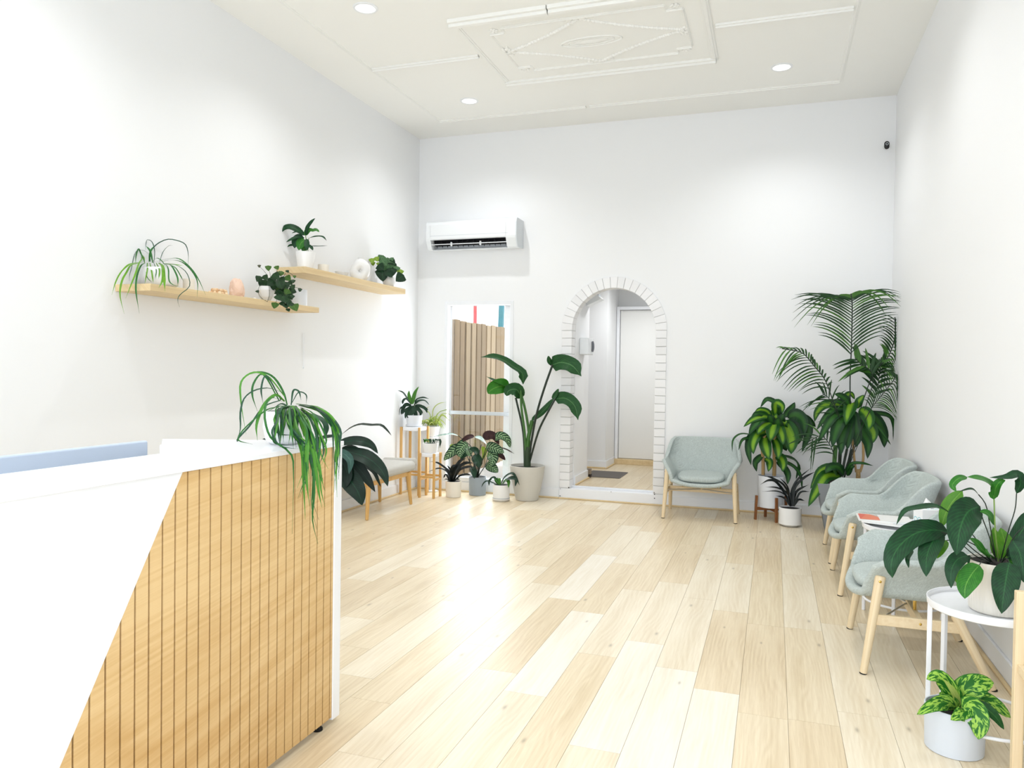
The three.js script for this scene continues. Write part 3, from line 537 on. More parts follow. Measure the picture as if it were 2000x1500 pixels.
{
  const b = thing('bead_garland', 'heap of pale wooden beads on the low shelf', 'garland', [0.16, LY, 3.59]);
  const bm = [[236, 204, 164], [222, 180, 136], [244, 220, 184]].map((c) => std({ color: rgb(...c), roughness: 0.6 })), bg = new THREE.SphereGeometry(0.0135, 14, 10);
  for (let i = 0; i < 46; i++) { const a = i * 2.4, q = Math.sqrt(i / 46), l = i < 30 ? 0 : 1; const m = mesh('bead', bg, bm[i % 3], b); m.position.set(0.055 * q * Math.cos(a) * (l ? 0.6 : 1), 0.0135 + l * 0.021, 0.105 * q * Math.sin(a) * (l ? 0.6 : 1)); }
  const s = thing('salt_lamp', 'rough orange-pink salt crystal lamp on the low shelf', 'lamp', [0.15, LY, 3.385]);
  const g = new THREE.IcosahedronGeometry(1, 4), p = g.attributes.position;     // unindexed: flat crystal facets
  for (let i = 0; i < p.count; i++) {
    const v = V(p.getX(i), p.getY(i), p.getZ(i)), q = (c) => Math.round(c * 3.2), h = hash(q(v.x) + 20, q(v.y) * 31 + q(v.z) + 90, 83), n = noise(v.x * 3 + 9, v.y * 3 + v.z * 4 + 5, 77);
    const y = v.y, r = (0.84 + 0.2 * h + 0.16 * n) * (y < 0 ? 1 + 0.35 * y * y : 1 - 0.12 * y);
    p.setXYZ(i, v.x * r * 0.053, 0.072 + clamp(y * 1.15, -0.84, 0.9 + 0.12 * h) * 0.076, v.z * r * 0.053);
  }
  g.computeVertexNormals();
  mesh('crystal', g, phys({ color: rgb(252, 220, 198), roughness: 0.6, transmission: 0.2, thickness: 0 }), s);
  mesh('base', lathe([[0, 0], [0.05, 0], [0.052, 0.004], [0.05, 0.01], [0, 0.01]], 28), MAT.walnut, s);
  for (const [z, x, r] of [[3.2, 0.17, 0.014], [3.165, 0.14, 0.012]]) one('pebble', z > 3.18 ? 'larger white pebble on the low shelf by the salt lamp' : 'smaller white pebble on the low shelf nearer the trailing plant', 'pebble', new THREE.SphereGeometry(r, 16, 10).scale(1.1, 0.8, 1).translate(0, r * 0.8, 0), MAT.ceramic, [x, LY, z]);
}
one('white_canister', 'plain white cylinder pot at the end of the low shelf', 'pot', lathe([[0, 0], [0.062, 0], [0.066, 0.004], [0.066, 0.142], [0.064, 0.145], [0.06, 0.145], [0.059, 0.02], [0, 0.02]], 40), MAT.ceramicCool, [0.15, LY, 2.585]);
one('candle_jar', 'cream ribbed candle jar on the high shelf', 'candle', (() => { const g = lathe([[0, 0], [0.044, 0], [0.047, 0.004], [0.047, 0.078], [0.042, 0.078], [0.041, 0.066], [0, 0.066]], 60), p = g.attributes.position; for (let i = 0; i < p.count; i++) { const a = Math.atan2(p.getZ(i), p.getX(i)), k = 1 + 0.012 * Math.cos(a * 20); p.setX(i, p.getX(i) * k); p.setZ(i, p.getZ(i) * k); } g.computeVertexNormals(); return g; })(), MAT.cream, [0.16, HYs, 2.24]);
one('small_bowl', 'small grey-white bowl on the high shelf', 'bowl', lathe([[0, 0], [0.03, 0], [0.05, 0.018], [0.064, 0.05], [0.066, 0.055], [0.062, 0.055], [0.047, 0.022], [0.028, 0.008], [0, 0.007]], 40), MAT.ceramicCool, [0.16, HYs, 1.93]);
{ // ring-shaped vase: a closed loop of varying thickness on a flattened foot
  const g = new THREE.TorusGeometry(0.055, 0.046, 24, 56), p = g.attributes.position;
  for (let i = 0; i < p.count; i++) { const x = p.getX(i), y = p.getY(i), z = p.getZ(i), k = 1 + 0.12 * Math.sin(Math.atan2(y, x) * 2 + 0.7); p.setXYZ(i, x * 0.9 * k, Math.max(y * 1.2, -0.104), z * (y < 0 ? 1.15 : 1)); }
  g.computeVertexNormals();
  const v = thing('ring_vase', 'cream white ring-shaped vase with a hole on the high shelf', 'vase', [0.16, HYs + 0.104, 1.6], 0.35);
  mesh('body', g, MAT.ceramic, v);
  mesh('mouth', lathe([[0.018, 0.11], [0.021, 0.124], [0.024, 0.127], [0.016, 0.127], [0.013, 0.11]], 24), MAT.ceramic, v);
}
{
  const c = thing('power_cord', 'thin white cord running down the wall under the shelves', 'cord', [0.006, 0, 2.3]);
  mesh('cable', tube([[0, 1.72, 0], [0.001, 1.6, 0.002], [0, 1.5, -0.002], [0.001, 1.4, 0]], 0.003, 20, 6), MAT.plastic, c);
  mesh('cord_clip', rbox(-0.006, 0.006, 1.4, 1.415, -0.006, 0.006, 0.002), MAT.plastic, c);
}

// ---------------------------------------------------------------- air conditioner and security camera
{
  const ac = thing('air_conditioner', 'white split-system air conditioner high on the back wall', 'air conditioner', [0, 0, 0]);
  const x0 = 0.215, x1 = 1.297, full = [[0, 2.775], [0.165, 2.765], [0.2, 2.775], [0.243, 2.86], [0.25, 2.885], [0.25, 3.035], [0.24, 3.065], [0.215, 3.08], [0, 3.08]];
  const notch = [[0, 2.775], [0.15, 2.766], [0.145, 2.776], [0.055, 2.802], [0.045, 2.86], [0.07, 2.925], [0.13, 2.94], [0.185, 2.902], [0.2, 2.872], [0.246, 2.872], [0.25, 2.885], [0.25, 3.035], [0.24, 3.065], [0.215, 3.08], [0, 3.08]];
  const sec = (pts, a, b) => extr(shape(pts.map(([z, y]) => [-z, y])), b - a).rotateY(Math.PI / 2).translate(a, 0, 0);
  mesh('casing', merge([sec(full, x0, x0 + 0.052), sec(notch, x0 + 0.05, 1.175), sec(full, 1.173, x1 - 0.012)]), MAT.plastic, ac);
  mesh('end_cap', sec(full.map(([z, y]) => [z * 1.004, y]), x1 - 0.012, x1), std({ color: rgb(222, 227, 231), roughness: 0.4 }), ac);
  // cross-flow fan drum of black plastic and its swing vanes, seen through the open outlet
  const fan = [rod([x0 + 0.056, 2.866, 0.11], [1.168, 2.866, 0.11], 0.036, 0.036, 20, false)];
  for (let k = 0; k < 24; k++) { const t = k * Math.PI / 12; fan.push(bar([x0 + 0.056, 2.866 + 0.04 * Math.sin(t), 0.11 + 0.04 * Math.cos(t)], [1.168, 2.866 + 0.04 * Math.sin(t), 0.11 + 0.04 * Math.cos(t)], 0.0025, 0.012, V(0, Math.sin(t + 0.5), Math.cos(t + 0.5)))); }
  mesh('fan_drum', merge(fan), MAT.black, ac);
  const vane = extr(shape([[-0.155, 2.79], [-0.19, 2.82], [-0.192, 2.864], [-0.168, 2.868], [-0.15, 2.825]]), 0.002).rotateY(Math.PI / 2);
  for (let k = 0; k < 14; k++) mesh('swing_vane', vane, MAT.black, ac).position.x = x0 + 0.1 + k * 0.064;
  mesh('panel_line', box(x0 + 0.05, 1.2, 2.912, 2.916, 0.2485, 0.2505), MAT.greyPlastic, ac);
  for (const [y, z] of [[2.822, 0.214]]) mesh('louver', bar([x0 + 0.055, y, z], [1.17, y, z], 0.016, 0.004, V(0, 0.75, 0.6)), MAT.plastic, ac);
  for (const x of [0.51, 0.86]) mesh('louver_pivot', rbox(x - 0.008, x + 0.008, 2.8, 2.845, 0.19, 0.215, 0.003), MAT.plastic, ac);
  const cam = thing('security_camera', 'small black security camera in the back right corner', 'camera', [4.955, 3.61, 0.075]);
  mesh('body', new THREE.CapsuleGeometry(0.023, 0.03, 6, 20).scale(1, 1, 0.85), MAT.black, cam);
  mesh('lens', new THREE.TorusGeometry(0.011, 0.0025, 8, 24).translate(0, 0.008, 0.019), MAT.greyPlastic, cam);
  mesh('bracket', merge([rod([0, 0, -0.015], [0, 0, -0.06], 0.009), rod([0, 0, -0.075], [0, 0, -0.06], 0.024, 0.02)]), MAT.plastic, cam);
}

// ---------------------------------------------------------------- footstool bench and plant stands
{
  const b = thing('upholstered_bench', 'light grey upholstered bench with splayed oak legs by the left wall', 'bench', [0.255, 0, 1.45]);
  mesh('seat', rbox(-0.21, 0.21, 0.345, 0.45, -0.52, 0.52, 0.045, 5), MAT.linen, b);
  mesh('bolster', rod([-0.19, 0.425, -0.545], [0.2, 0.44, -0.525], 0.036, 0.036, 20), MAT.linen, b);
  mesh('seat_frame', merge([bar([0.165, 0.325, -0.44], [0.165, 0.325, 0.44], 0.022, 0.045), bar([-0.165, 0.325, -0.44], [-0.165, 0.325, 0.44], 0.022, 0.045), bar([-0.165, 0.325, -0.42], [0.165, 0.325, -0.42], 0.022, 0.045), bar([-0.165, 0.325, 0.42], [0.165, 0.325, 0.42], 0.022, 0.045)]), MAT.honey, b);
  for (const x of [-1, 1]) for (const z of [-1, 1]) mesh('leg', rod([x * 0.182, 0, z * 0.455], [x * 0.165, 0.345, z * 0.4], 0.0155, 0.026, 10), MAT.honey, b);
}
function plantStand(label, x, z, h, half, turn = 0, low = true) {
  const s = thing('plant_stand', label, 'plant stand', [x, 0, z], turn, 'timber plant stands with white trays');
  mesh('tray', rbox(-half + 0.008, half - 0.008, h - 0.045, h, -half + 0.008, half - 0.008, 0.012, 3), MAT.gloss, s);
  for (const a of [-1, 1]) for (const c of [-1, 1]) mesh('leg', rbox(a * half - 0.0125, a * half + 0.0125, 0, h + (low ? 0 : 0.0), c * half - 0.0125, c * half + 0.0125, 0.003), MAT.honey, s);
  for (const a of [-1, 1]) { mesh('rail', bar([-half, 0.23, a * half], [half, 0.23, a * half], 0.018, 0.022), MAT.honey, s); mesh('rail', bar([a * half, 0.2, -half], [a * half, 0.2, half], 0.018, 0.022), MAT.honey, s); }
}
plantStand('tall timber plant stand in the back left corner', 0.158, 0.36, 0.758, 0.112);
plantStand('short timber plant stand holding the mossy pot', 0.42, 0.5, 0.489, 0.085);
{
  const s = thing('white_pedestal', 'slim white pedestal under the spider plant, behind the timber stands', 'plant stand', [0.264, 0, 0.125]);
  mesh('column', lathe([[0, 0.01], [0.03, 0.01], [0.024, 0.06], [0.024, 0.57], [0.034, 0.612], [0, 0.612]], 28), MAT.gloss, s);
  mesh('foot', lathe([[0, 0], [0.075, 0], [0.075, 0.008], [0.03, 0.018], [0, 0.018]], 32), MAT.gloss, s);
  mesh('top_plate', lathe([[0, 0.61], [0.07, 0.61], [0.073, 0.614], [0.073, 0.624], [0.07, 0.627], [0, 0.627]], 32), MAT.gloss, s);
}

// leaf paths in millimetres from the plant base
const LEAVES = {
 shelf_strap: [
  ["strap",2,6,0.48,-56,164,16,-96,260,-30,-116,314,-25,-145,324,-15,-174,294,-5,-175,255,-4],
  ["strap",2,8,0.61,-78,171,23,-132,243,-32,-135,306,-90,-80,343,-126,-17,336,-148,36,311,-165,56,249,-171,56,154,-169],
  ["strap",0,10,0.56,-114,171,36,-148,232,41,-192,253,55,-232,235,69,-258,196,79,-257,146,80],
  ["strap",2,5,0.37,-93,225,27,-110,243,49,-142,234,76,-180,195,96,-225,126,113,-271,72,130,-273,34,132],
  ["strap",1,15,0.36,-128,163,41,-54,141,172,-13,110,273,-41,64,298,-71,1,310,-92,-77,319],
  ["strap",1,12,0.52,-143,163,46,-69,122,195,-25,70,269,-32,17,296,-44,-71,302,-16,-194,295],
  ["strap",1,11,0.38,-129,194,40,-23,134,175,44,54,269,19,-19,280,-9,-96,291],
  ["strap",0,11,0.39,-110,163,34,-56,131,123,51,22,267,50,-51,269,73,-189,264],
  ["strap",1,8,0.52,-96,163,29,19,84,150,7,6,156],
  ["strap",0,5,0.68,-99,163,31,16,48,142,44,19,132],
  ["strap",1,9,0.4,-81,164,24,51,70,140,59,14,138],
  ["strap",0,6,0.44,-56,164,16,68,86,123,62,41,126],
  ["strap",1,9,0.6,-41,164,11,96,85,124,90,40,127],
  ["strap",1,18,0.73,-27,164,6,169,103,171,215,31,211,222,-48,210],
  ["strap",1,11,0.58,-19,165,3,198,79,206,203,13,215,183,-31,223],
  ["strap",0,8,0.51,10,161,-7,206,92,166,251,6,199,310,-22,179],
  ["strap",0,10,0.74,17,157,-9,258,99,182,295,33,183,296,-15,184],
  ["strap",0,8,0.37,17,161,-9,180,112,73,209,63,64,227,30,59],
  ["strap",2,5,0.69,17,161,-9,255,117,130,353,59,163,367,-13,160,308,-72,181,298,-102,185,309,-145,182],
  ["strap",0,11,0.47,-49,168,13,190,165,144,306,153,176,366,103,158,415,34,142,462,-66,128],
  ["strap",0,10,0.41,-20,168,3,193,159,128,324,131,171,377,81,154,412,16,144,413,-82,146],
  ["strap",2,5,0.4,-20,172,3,-8,239,-14,28,280,-27,53,283,-36],
  ["strap",0,12,0.68,-63,164,18,-101,248,5,-127,280,13],
  ["strap",0,12,0.58,-85,171,26,-59,233,42,-37,273,34],
  ["strap",1,9,0.5,-1,161,-3,86,152,-12,144,145,-32],
  ["strap",1,9,0.38,-114,163,36,-174,203,14,-204,214,24,-233,167,34],
  ["strap",0,8,0.43,-70,164,21,-11,190,37,18,175,28,48,130,18],
 ],
 counter_strap: [
  ["strap",0,9,0.52,9,148,-6,-13,195,-13,-54,253,-5,-95,271,9,-141,263,25,-168,239,35],
  ["strap",1,8,0.58,-1,181,-3,-53,258,34,-101,270,54,-141,237,69,-142,161,71,-121,37,66],
  ["strap",2,7,0.47,-10,196,-1,-14,214,86,-39,203,134,-68,175,146,-80,124,151,-79,64,152,-91,18,157],
  ["strap",0,8,0.63,-19,162,3,-108,264,-7,-137,227,4,-141,183,6,-121,120,0],
  ["strap",2,7,0.58,-14,167,1,-54,258,41,-69,210,47,-61,153,46],
  ["strap",1,12,0.7,-1,162,-3,-3,188,48,-18,165,80,-39,127,89,-53,70,95,-48,19,94],
  ["strap",0,8,0.47,-5,157,-2,2,179,77,16,154,133,69,91,203,111,41,224,176,-10,204,185,-72,202,185,-287,207],
  ["strap",2,7,0.74,-14,167,1,-115,134,-26,-169,59,-13,-212,1,3,-177,-10,-9],
  ["strap",0,6,0.52,-18,143,3,-28,127,82,-107,24,130,-56,6,112],
  ["strap",2,7,0.41,-23,147,5,102,100,184,112,63,225,138,20,217,217,8,190],
  ["strap",2,8,0.55,23,148,-11,12,205,-45,28,200,-51,38,166,-54],
  ["strap",2,5,0.62,27,158,-12,75,200,10,98,189,2,99,156,2],
  ["strap",1,10,0.58,41,153,-17,193,148,94,284,114,154,315,75,155,325,10,153,320,-140,158],
  ["strap",1,9,0.7,50,148,-20,238,132,115,309,97,153,333,40,149,326,-48,153,330,-157,154],
  ["strap",0,8,0.48,59,149,-23,231,146,120,306,106,157,328,45,151,321,-26,155,337,-56,150],
  ["strap",0,8,0.63,41,144,-17,129,103,63,206,48,144,247,-27,180,255,-141,180,251,-238,183,271,-321,178],
  ["strap",1,11,0.59,41,139,-17,185,90,121,246,17,180,260,-71,177,270,-141,175,281,-193,172],
  ["strap",1,14,0.58,36,139,-15,145,97,101,227,39,183,227,-71,188,240,-190,186],
  ["strap",0,8,0.53,32,134,-14,164,74,152,213,-1,191,223,-84,190,202,-164,199],
  ["strap",1,8,0.69,32,134,-14,161,56,155,211,-10,192,217,-93,192,227,-236,191],
  ["strap",0,8,0.73,59,134,-23,211,92,129,269,17,172,266,-53,174,290,-136,167],
  ["strap",2,7,0.54,59,139,-23,229,111,148,270,61,170,283,0,167,268,-48,173],
  ["strap",2,7,0.62,14,133,-7,106,87,122,188,42,194,225,8,187,248,-71,181,251,-159,181],
  ["strap",2,8,0.37,0,133,-3,166,76,192,217,17,190,230,-10,186,235,-71,185],
  ["strap",2,6,0.63,-13,123,2,21,63,87,31,12,84,88,4,65],
  ["strap",0,11,0.61,68,125,-26,200,75,150,242,-9,181,253,-115,180],
  ["strap",0,10,0.75,50,129,-20,190,83,137,250,8,178,256,-71,178,255,-137,180],
  ["strap",0,8,0.68,78,125,-29,183,86,62,188,31,62,180,3,65],
  ["strap",2,21,0.46,101,116,-37,175,82,-9,180,34,-10],
  ["strap",2,8,0.5,-41,133,11,2,153,17,35,135,6],
  ["strap",0,7,0.36,-59,123,18,-20,143,9,17,139,-3],
  ["strap",1,15,0.42,-18,133,3,31,106,93,25,83,96],
  ["strap",2,7,0.4,40,153,-17,199,150,106,284,120,160,307,87,157,314,29,156,312,-101,159],
  ["strap",2,8,0.37,43,153,-18,203,150,105,294,121,158,320,89,153,335,33,149,334,-95,152],
  ["strap",2,8,0.66,53,149,-21,244,139,127,314,113,154,338,69,147,328,2,152,335,-82,151],
  ["strap",2,7,0.4,50,148,-20,247,135,123,306,102,156,329,50,150,319,-31,155,326,-133,155],
  ["strap",1,5,0.45,59,149,-23,239,149,133,306,117,157,329,68,150,323,11,153,340,-13,148],
  ["strap",1,7,0.51,62,149,-24,248,150,139,310,119,155,330,72,149,325,19,152,337,-5,149],
  ["strap",0,5,0.7,41,144,-17,128,108,63,202,59,145,248,-8,179,250,-110,181,248,-197,183,267,-272,178],
  ["strap",2,5,0.38,41,144,-17,133,112,66,213,68,146,247,6,179,256,-88,178,251,-168,182,272,-237,176],
  ["strap",1,7,0.53,40,139,-16,186,91,121,252,18,178,270,-69,173,278,-138,172,291,-191,168],
  ["strap",1,7,0.57,44,139,-18,190,102,123,246,42,179,267,-30,173,278,-88,171,287,-132,169],
  ["strap",0,7,0.7,35,139,-15,146,108,103,226,63,183,218,-26,190,229,-121,188],
  ["strap",1,5,0.68,40,139,-16,141,107,98,222,61,183,221,-29,189,232,-126,187],
  ["strap",1,7,0.7,31,134,-13,160,83,150,210,17,192,219,-56,190,199,-127,199],
  ["strap",0,7,0.46,33,134,-14,162,74,150,217,0,190,229,-83,187,207,-161,196],
  ["strap",0,7,0.52,33,134,-14,162,81,149,213,34,191,215,-29,191,229,-135,188],
  ["strap",1,7,0.49,31,134,-14,160,59,155,210,-4,192,219,-85,191,227,-223,191],
  ["strap",1,8,0.7,60,134,-23,218,109,135,271,54,170,271,2,171,299,-59,163],
  ["strap",2,8,0.73,56,134,-22,211,100,133,262,35,174,260,-27,176,284,-100,169],
  ["strap",0,7,0.41,61,139,-24,241,123,158,276,83,168,291,36,164,276,-2,170],
  ["strap",1,7,0.42,56,139,-22,231,112,150,271,62,170,292,2,164,277,-47,170],
  ["strap",1,5,0.44,11,133,-7,100,92,122,183,50,196,216,19,190,234,-54,185,238,-136,185],
  ["strap",1,7,0.44,16,134,-8,100,95,115,190,57,192,229,28,185,259,-41,176,260,-117,178],
  ["strap",2,7,0.54,-4,133,-2,169,81,192,222,24,188,232,-1,185,240,-59,183],
  ["strap",1,5,0.59,2,133,-3,159,88,189,211,38,191,224,16,187,228,-37,187],
  ["strap",2,8,0.46,-13,123,2,20,86,82,34,48,82,95,42,62],
  ["strap",2,5,0.35,-14,123,2,9,63,80,15,11,79,75,3,59],
  ["strap",0,8,0.52,71,125,-27,194,84,146,240,10,182,247,-84,181],
  ["strap",2,7,0.5,68,125,-26,199,82,147,241,5,182,249,-92,181],
  ["strap",0,7,0.58,47,129,-19,187,99,135,252,42,177,263,-20,174,261,-71,176],
  ["strap",2,5,0.73,52,129,-20,189,86,136,246,16,180,247,-58,181,244,-121,183],
  ["strap",0,8,0.63,77,125,-29,194,103,79,198,60,79,190,38,82],
  ["strap",2,7,0.56,74,125,-28,161,87,38,167,33,37,158,7,41],
  ["strap",0,5,0.6,19,146,-10,40,138,106,52,75,107,63,25,105],
  ["strap",2,8,0.62,41,146,-17,98,131,56,111,93,76,111,61,77],
  ["strap",2,6,0.37,39,146,-17,72,135,65,114,77,97,131,27,92],
  ["strap",1,8,0.71,22,146,-10,121,128,73,135,77,79,143,25,77],
  ["strap",1,8,0.66,29,146,-13,105,127,62,107,92,67,107,58,68],
  ["strap",2,8,0.7,38,146,-16,84,127,57,103,78,90,100,29,92],
  ["strap",1,8,0.67,9,145,-6,44,134,28,102,63,80,121,1,75],
  ["strap",1,8,0.51,2,145,-4,41,123,62,58,67,95,54,8,98],
  ["strap",0,8,0.51,17,146,-9,95,130,58,126,76,72,143,26,67],
  ["strap",1,8,0.39,26,146,-12,58,127,108,53,70,118,44,14,122],
  ["strap",1,8,0.6,26,146,-12,69,139,31,112,75,98,109,22,100],
  ["strap",0,8,0.37,-1,145,-3,17,137,37,56,69,96,53,11,98],
  ["strap",0,8,0.38,10,145,-7,65,133,59,92,95,83,101,66,80],
  ["strap",0,8,0.43,20,146,-10,45,137,29,107,83,88,124,38,83],
  ["strap",2,8,0.41,0,145,-3,31,125,90,52,62,108,60,-1,106],
  ["strap",0,8,0.49,32,146,-14,55,137,93,67,72,102,71,18,102],
  ["strap",1,6,0.37,28,146,-13,66,129,72,67,84,92,57,44,96],
  ["strap",2,8,0.35,21,146,-10,121,128,82,130,93,80,139,60,78],
  ["strap",2,8,0.41,-2,145,-2,52,128,62,62,88,83,59,52,84],
  ["strap",2,8,0.39,17,146,-9,59,138,102,52,92,118,38,56,123],
  ["strap",2,6,0.5,18,146,-9,73,126,92,87,94,95,98,62,92],
  ["strap",2,8,0.36,0,145,-3,80,130,63,107,63,89,115,0,87],
  ["strap",1,6,0.7,13,146,-8,85,138,59,109,91,77,118,56,75],
  ["strap",2,8,0.6,32,146,-14,58,128,104,64,95,103,70,64,101],
  ["strap",0,8,0.41,27,146,-12,80,137,80,176,72,203,184,9,201],
  ["strap",1,8,0.45,25,146,-12,64,131,33,91,67,84,83,9,88],
 ],
 dark_leaf: [
  ["lance",0,36,0.25,281,1028,-118,347,1075,-123,404,1095,-130,468,1092,-141,522,1093,-153,558,1063,-161,580,1036,-168],
  ["lance",0,63,0.6,255,978,-108,353,1000,-115,424,997,-124,474,977,-133,510,933,-142],
  ["lance",0,85,0.7,277,951,-115,386,931,-103,465,913,-98,537,869,-94,577,823,-94,600,758,-95],
  ["lance",1,76,0.8,277,924,-114,331,908,-119,393,853,-119,452,789,-124,500,715,-134],
  ["lance",0,117,0.85,240,887,-101,336,815,-78,399,758,-68,437,708,-64,457,647,-65],
  ["lance",1,27,0.5,342,898,-136,405,851,-186,446,813,-214,465,767,-227,480,729,-233],
  ["lance",2,49,0.7,239,923,-101,337,933,-58,403,896,-24,409,829,1],
  ["lance",0,31,0.6,-136,918,28,-176,982,60,-201,989,70],
  ["lance",0,31,0.4,144,1003,-70,200,1018,-111,272,1025,-146],
  ["lance",0,27,0.4,43,902,-34,-90,976,3,-125,998,14,-147,1001,21],
  ["lance",0,90,0.6,171,904,-77,105,948,-58,-3,937,-24,-66,882,-2],
  ["lance",0,99,0.7,215,860,-91,156,865,-22,97,816,42,65,738,68],
  ["lance",1,67,0.8,256,897,-107,322,871,-84,368,807,-52,368,743,-36],
  ["lance",1,67,0.6,277,933,-114,315,938,-179,350,898,-227,369,823,-249],
 ],
 tall_dracaena: [
  ["lance",0,34,0.4,-36,237,7,-63,339,88,-91,388,121,-140,408,145],
  ["lance",1,42,0.75,-36,247,7,-49,307,17,-60,357,24,-58,407,24],
  ["lance",1,44,0.54,-25,247,3,-27,316,-28,-19,386,-56,14,452,-78],
  ["lance",0,46,0.39,-31,247,6,-87,311,18,-125,290,30,-134,250,33],
  ["lance",0,32,0.46,2,247,-6,35,304,19,116,331,27,187,318,15],
  ["lance",0,34,0.41,2,247,-6,26,287,-45,81,292,-93,130,241,-120],
  ["lance",0,42,0.73,-36,237,7,-88,246,37,-120,186,60,-132,131,68],
  ["lance",0,28,0.41,-36,237,7,-104,226,49,-155,196,78,-171,126,89],
  ["lance",0,42,0.36,-31,237,6,-55,198,46,-66,139,77,-72,89,86],
  ["lance",0,42,0.56,-21,227,3,-26,179,48,-36,120,82,-44,100,87],
  ["lance",0,42,0.74,-17,237,1,20,179,29,47,121,48,51,72,55],
  ["lance",0,42,0.7,-7,237,-2,54,199,9,85,161,15,83,116,22],
  ["lance",0,40,0.63,2,242,-6,63,228,-39,109,198,-61,128,150,-69],
  ["lance",0,28,0.5,11,247,-9,78,227,-56,113,202,-75,132,186,-82],
  ["lance",0,55,0.66,-24,237,4,11,190,45,5,151,75,-7,131,84],
  ["lance",0,42,0.56,-3,237,-4,57,190,14,90,171,15,111,149,12],
  ["lance",0,34,0.66,-36,227,8,-55,207,36,-94,168,78,-106,138,86],
  ["lance",0,45,0.48,-12,237,-1,16,199,33,14,161,62,9,141,68],
 ],
 spider: [
  ["strap",0,14,0.44,18,131,-9,70,258,41,101,294,30],
  ["strap",0,9,0.74,-30,130,8,68,171,56,148,102,30],
  ["strap",0,9,0.67,-18,130,4,-29,161,33,-54,169,42],
  ["strap",1,11,0.65,-36,130,10,-11,222,-28,37,165,-43],
  ["strap",0,9,0.56,3,130,-4,31,175,-18,71,117,-31],
  ["strap",1,9,0.36,16,131,-8,37,199,-69,92,162,-87],
  ["strap",1,9,0.46,-4,130,-1,-48,204,-8,-89,139,8],
  ["strap",0,11,0.63,33,131,-14,157,255,78,245,190,49],
  ["strap",0,11,0.53,-39,130,11,-44,147,33,-61,152,39],
  ["strap",2,11,0.75,-46,130,13,-5,197,51,19,216,42],
  ["strap",0,11,0.5,-10,130,1,9,161,-26,44,94,-36],
  ["strap",1,11,0.44,-17,130,3,27,193,-48,100,124,-72],
  ["strap",1,14,0.43,-12,130,1,-23,205,28,-47,226,36],
  ["strap",1,14,0.71,20,131,-10,6,170,44,-35,123,59],
  ["strap",1,11,0.54,-11,130,1,55,196,20,117,135,0],
  ["strap",1,14,0.67,-44,130,12,-127,174,-15,-198,93,11],
  ["strap",1,11,0.61,29,131,-13,119,201,47,188,134,25],
  ["strap",2,11,0.66,3,130,-4,-6,206,49,-41,148,62],
  ["strap",0,11,0.54,35,131,-15,0,163,-22,-31,125,-11],
  ["strap",1,11,0.67,20,131,-10,-16,177,-5,-56,116,10],
  ["strap",1,9,0.67,-49,130,14,-64,196,123,-133,124,148],
  ["strap",0,11,0.51,-40,130,11,29,238,-12,115,176,-40],
  ["strap",2,9,0.73,-47,130,13,-65,171,58,-106,117,73],
  ["strap",1,11,0.42,-37,130,10,7,203,-63,93,118,-91],
  ["strap",1,11,0.41,-17,130,3,-13,154,16,-16,160,17],
  ["strap",1,11,0.67,-22,130,5,-6,162,-18,23,172,-28],
  ["strap",1,9,0.68,-20,130,4,-34,199,108,-97,135,131],
  ["strap",1,14,0.61,-27,130,7,-49,183,10,-74,198,18],
  ["strap",1,11,0.57,-36,130,10,1,215,-54,73,161,-77],
  ["strap",1,14,0.36,-26,130,6,-30,172,46,-52,183,53],
  ["strap",1,11,0.61,13,131,-7,-3,205,12,-30,225,20],
  ["strap",1,14,0.72,34,131,-14,101,254,-29,182,191,-56],
  ["strap",1,11,0.7,21,131,-10,42,215,25,46,238,23],
  ["strap",2,14,0.43,13,131,-7,42,176,-39,93,94,-54],
  ["strap",1,9,0.47,24,131,-11,-8,164,-17,-38,97,-6],
  ["strap",1,14,0.58,6,130,-5,-38,159,-6,-81,94,10],
  ["strap",1,9,0.52,-11,130,1,-1,160,-17,20,169,-25],
  ["strap",2,11,0.71,-10,130,1,-68,196,13,-135,123,37],
  ["strap",1,14,0.53,-46,130,13,-62,163,30,-87,172,39],
  ["strap",1,9,0.71,-27,130,7,-70,169,25,-122,112,44],
  ["strap",1,14,0.72,-25,130,6,51,185,2,136,98,-26],
  ["strap",1,11,0.56,-20,130,4,43,163,3,112,98,-19],
  ["strap",1,9,0.36,-18,130,4,-21,165,6,-25,175,7],
  ["strap",1,9,0.42,26,131,-12,36,152,-35,58,159,-43],
  ["strap",2,14,0.67,-39,130,11,-38,214,-15,-22,239,-22],
  ["strap",2,14,0.54,-9,130,0,-11,193,27,-25,211,32],
  ["strap",1,11,0.57,-3,135,-2,-6,319,-26,51,382,-47,134,402,-76],
  ["strap",1,10,0.56,-22,130,5,-18,261,43,-57,321,56,-10,363,38],
  ["strap",1,8,0.66,26,131,-12,65,255,-122,163,262,-155,228,195,-176],
  ["strap",2,9,0.57,7,136,-5,46,278,-62,123,310,-90,182,316,-110],
 ],
 moss: [
  ["lance",1,12,0.46,-10,152,0,-4,140,5,10,91,16],
  ["lance",0,12,0.66,77,132,-29,79,147,3,74,140,14],
  ["lance",0,8,0.55,51,157,-21,70,144,16,63,146,28],
  ["lance",2,16,0.57,61,149,-24,73,144,2,110,148,33],
  ["lance",1,8,0.65,-65,147,19,-50,146,37,-43,136,54],
  ["lance",2,8,0.71,36,152,-15,39,143,23,60,146,29],
  ["lance",1,12,0.53,-66,143,20,-50,142,46,-35,144,62],
  ["lance",2,8,0.6,37,132,-15,43,142,0,77,102,45],
  ["lance",1,12,0.55,21,143,-10,28,144,19,28,144,40],
  ["lance",2,8,0.55,-3,155,-2,17,144,24,23,108,75],
  ["lance",0,8,0.63,-17,154,3,-10,144,24,9,110,58],
  ["lance",2,8,0.53,58,132,-23,79,148,-12,79,118,2],
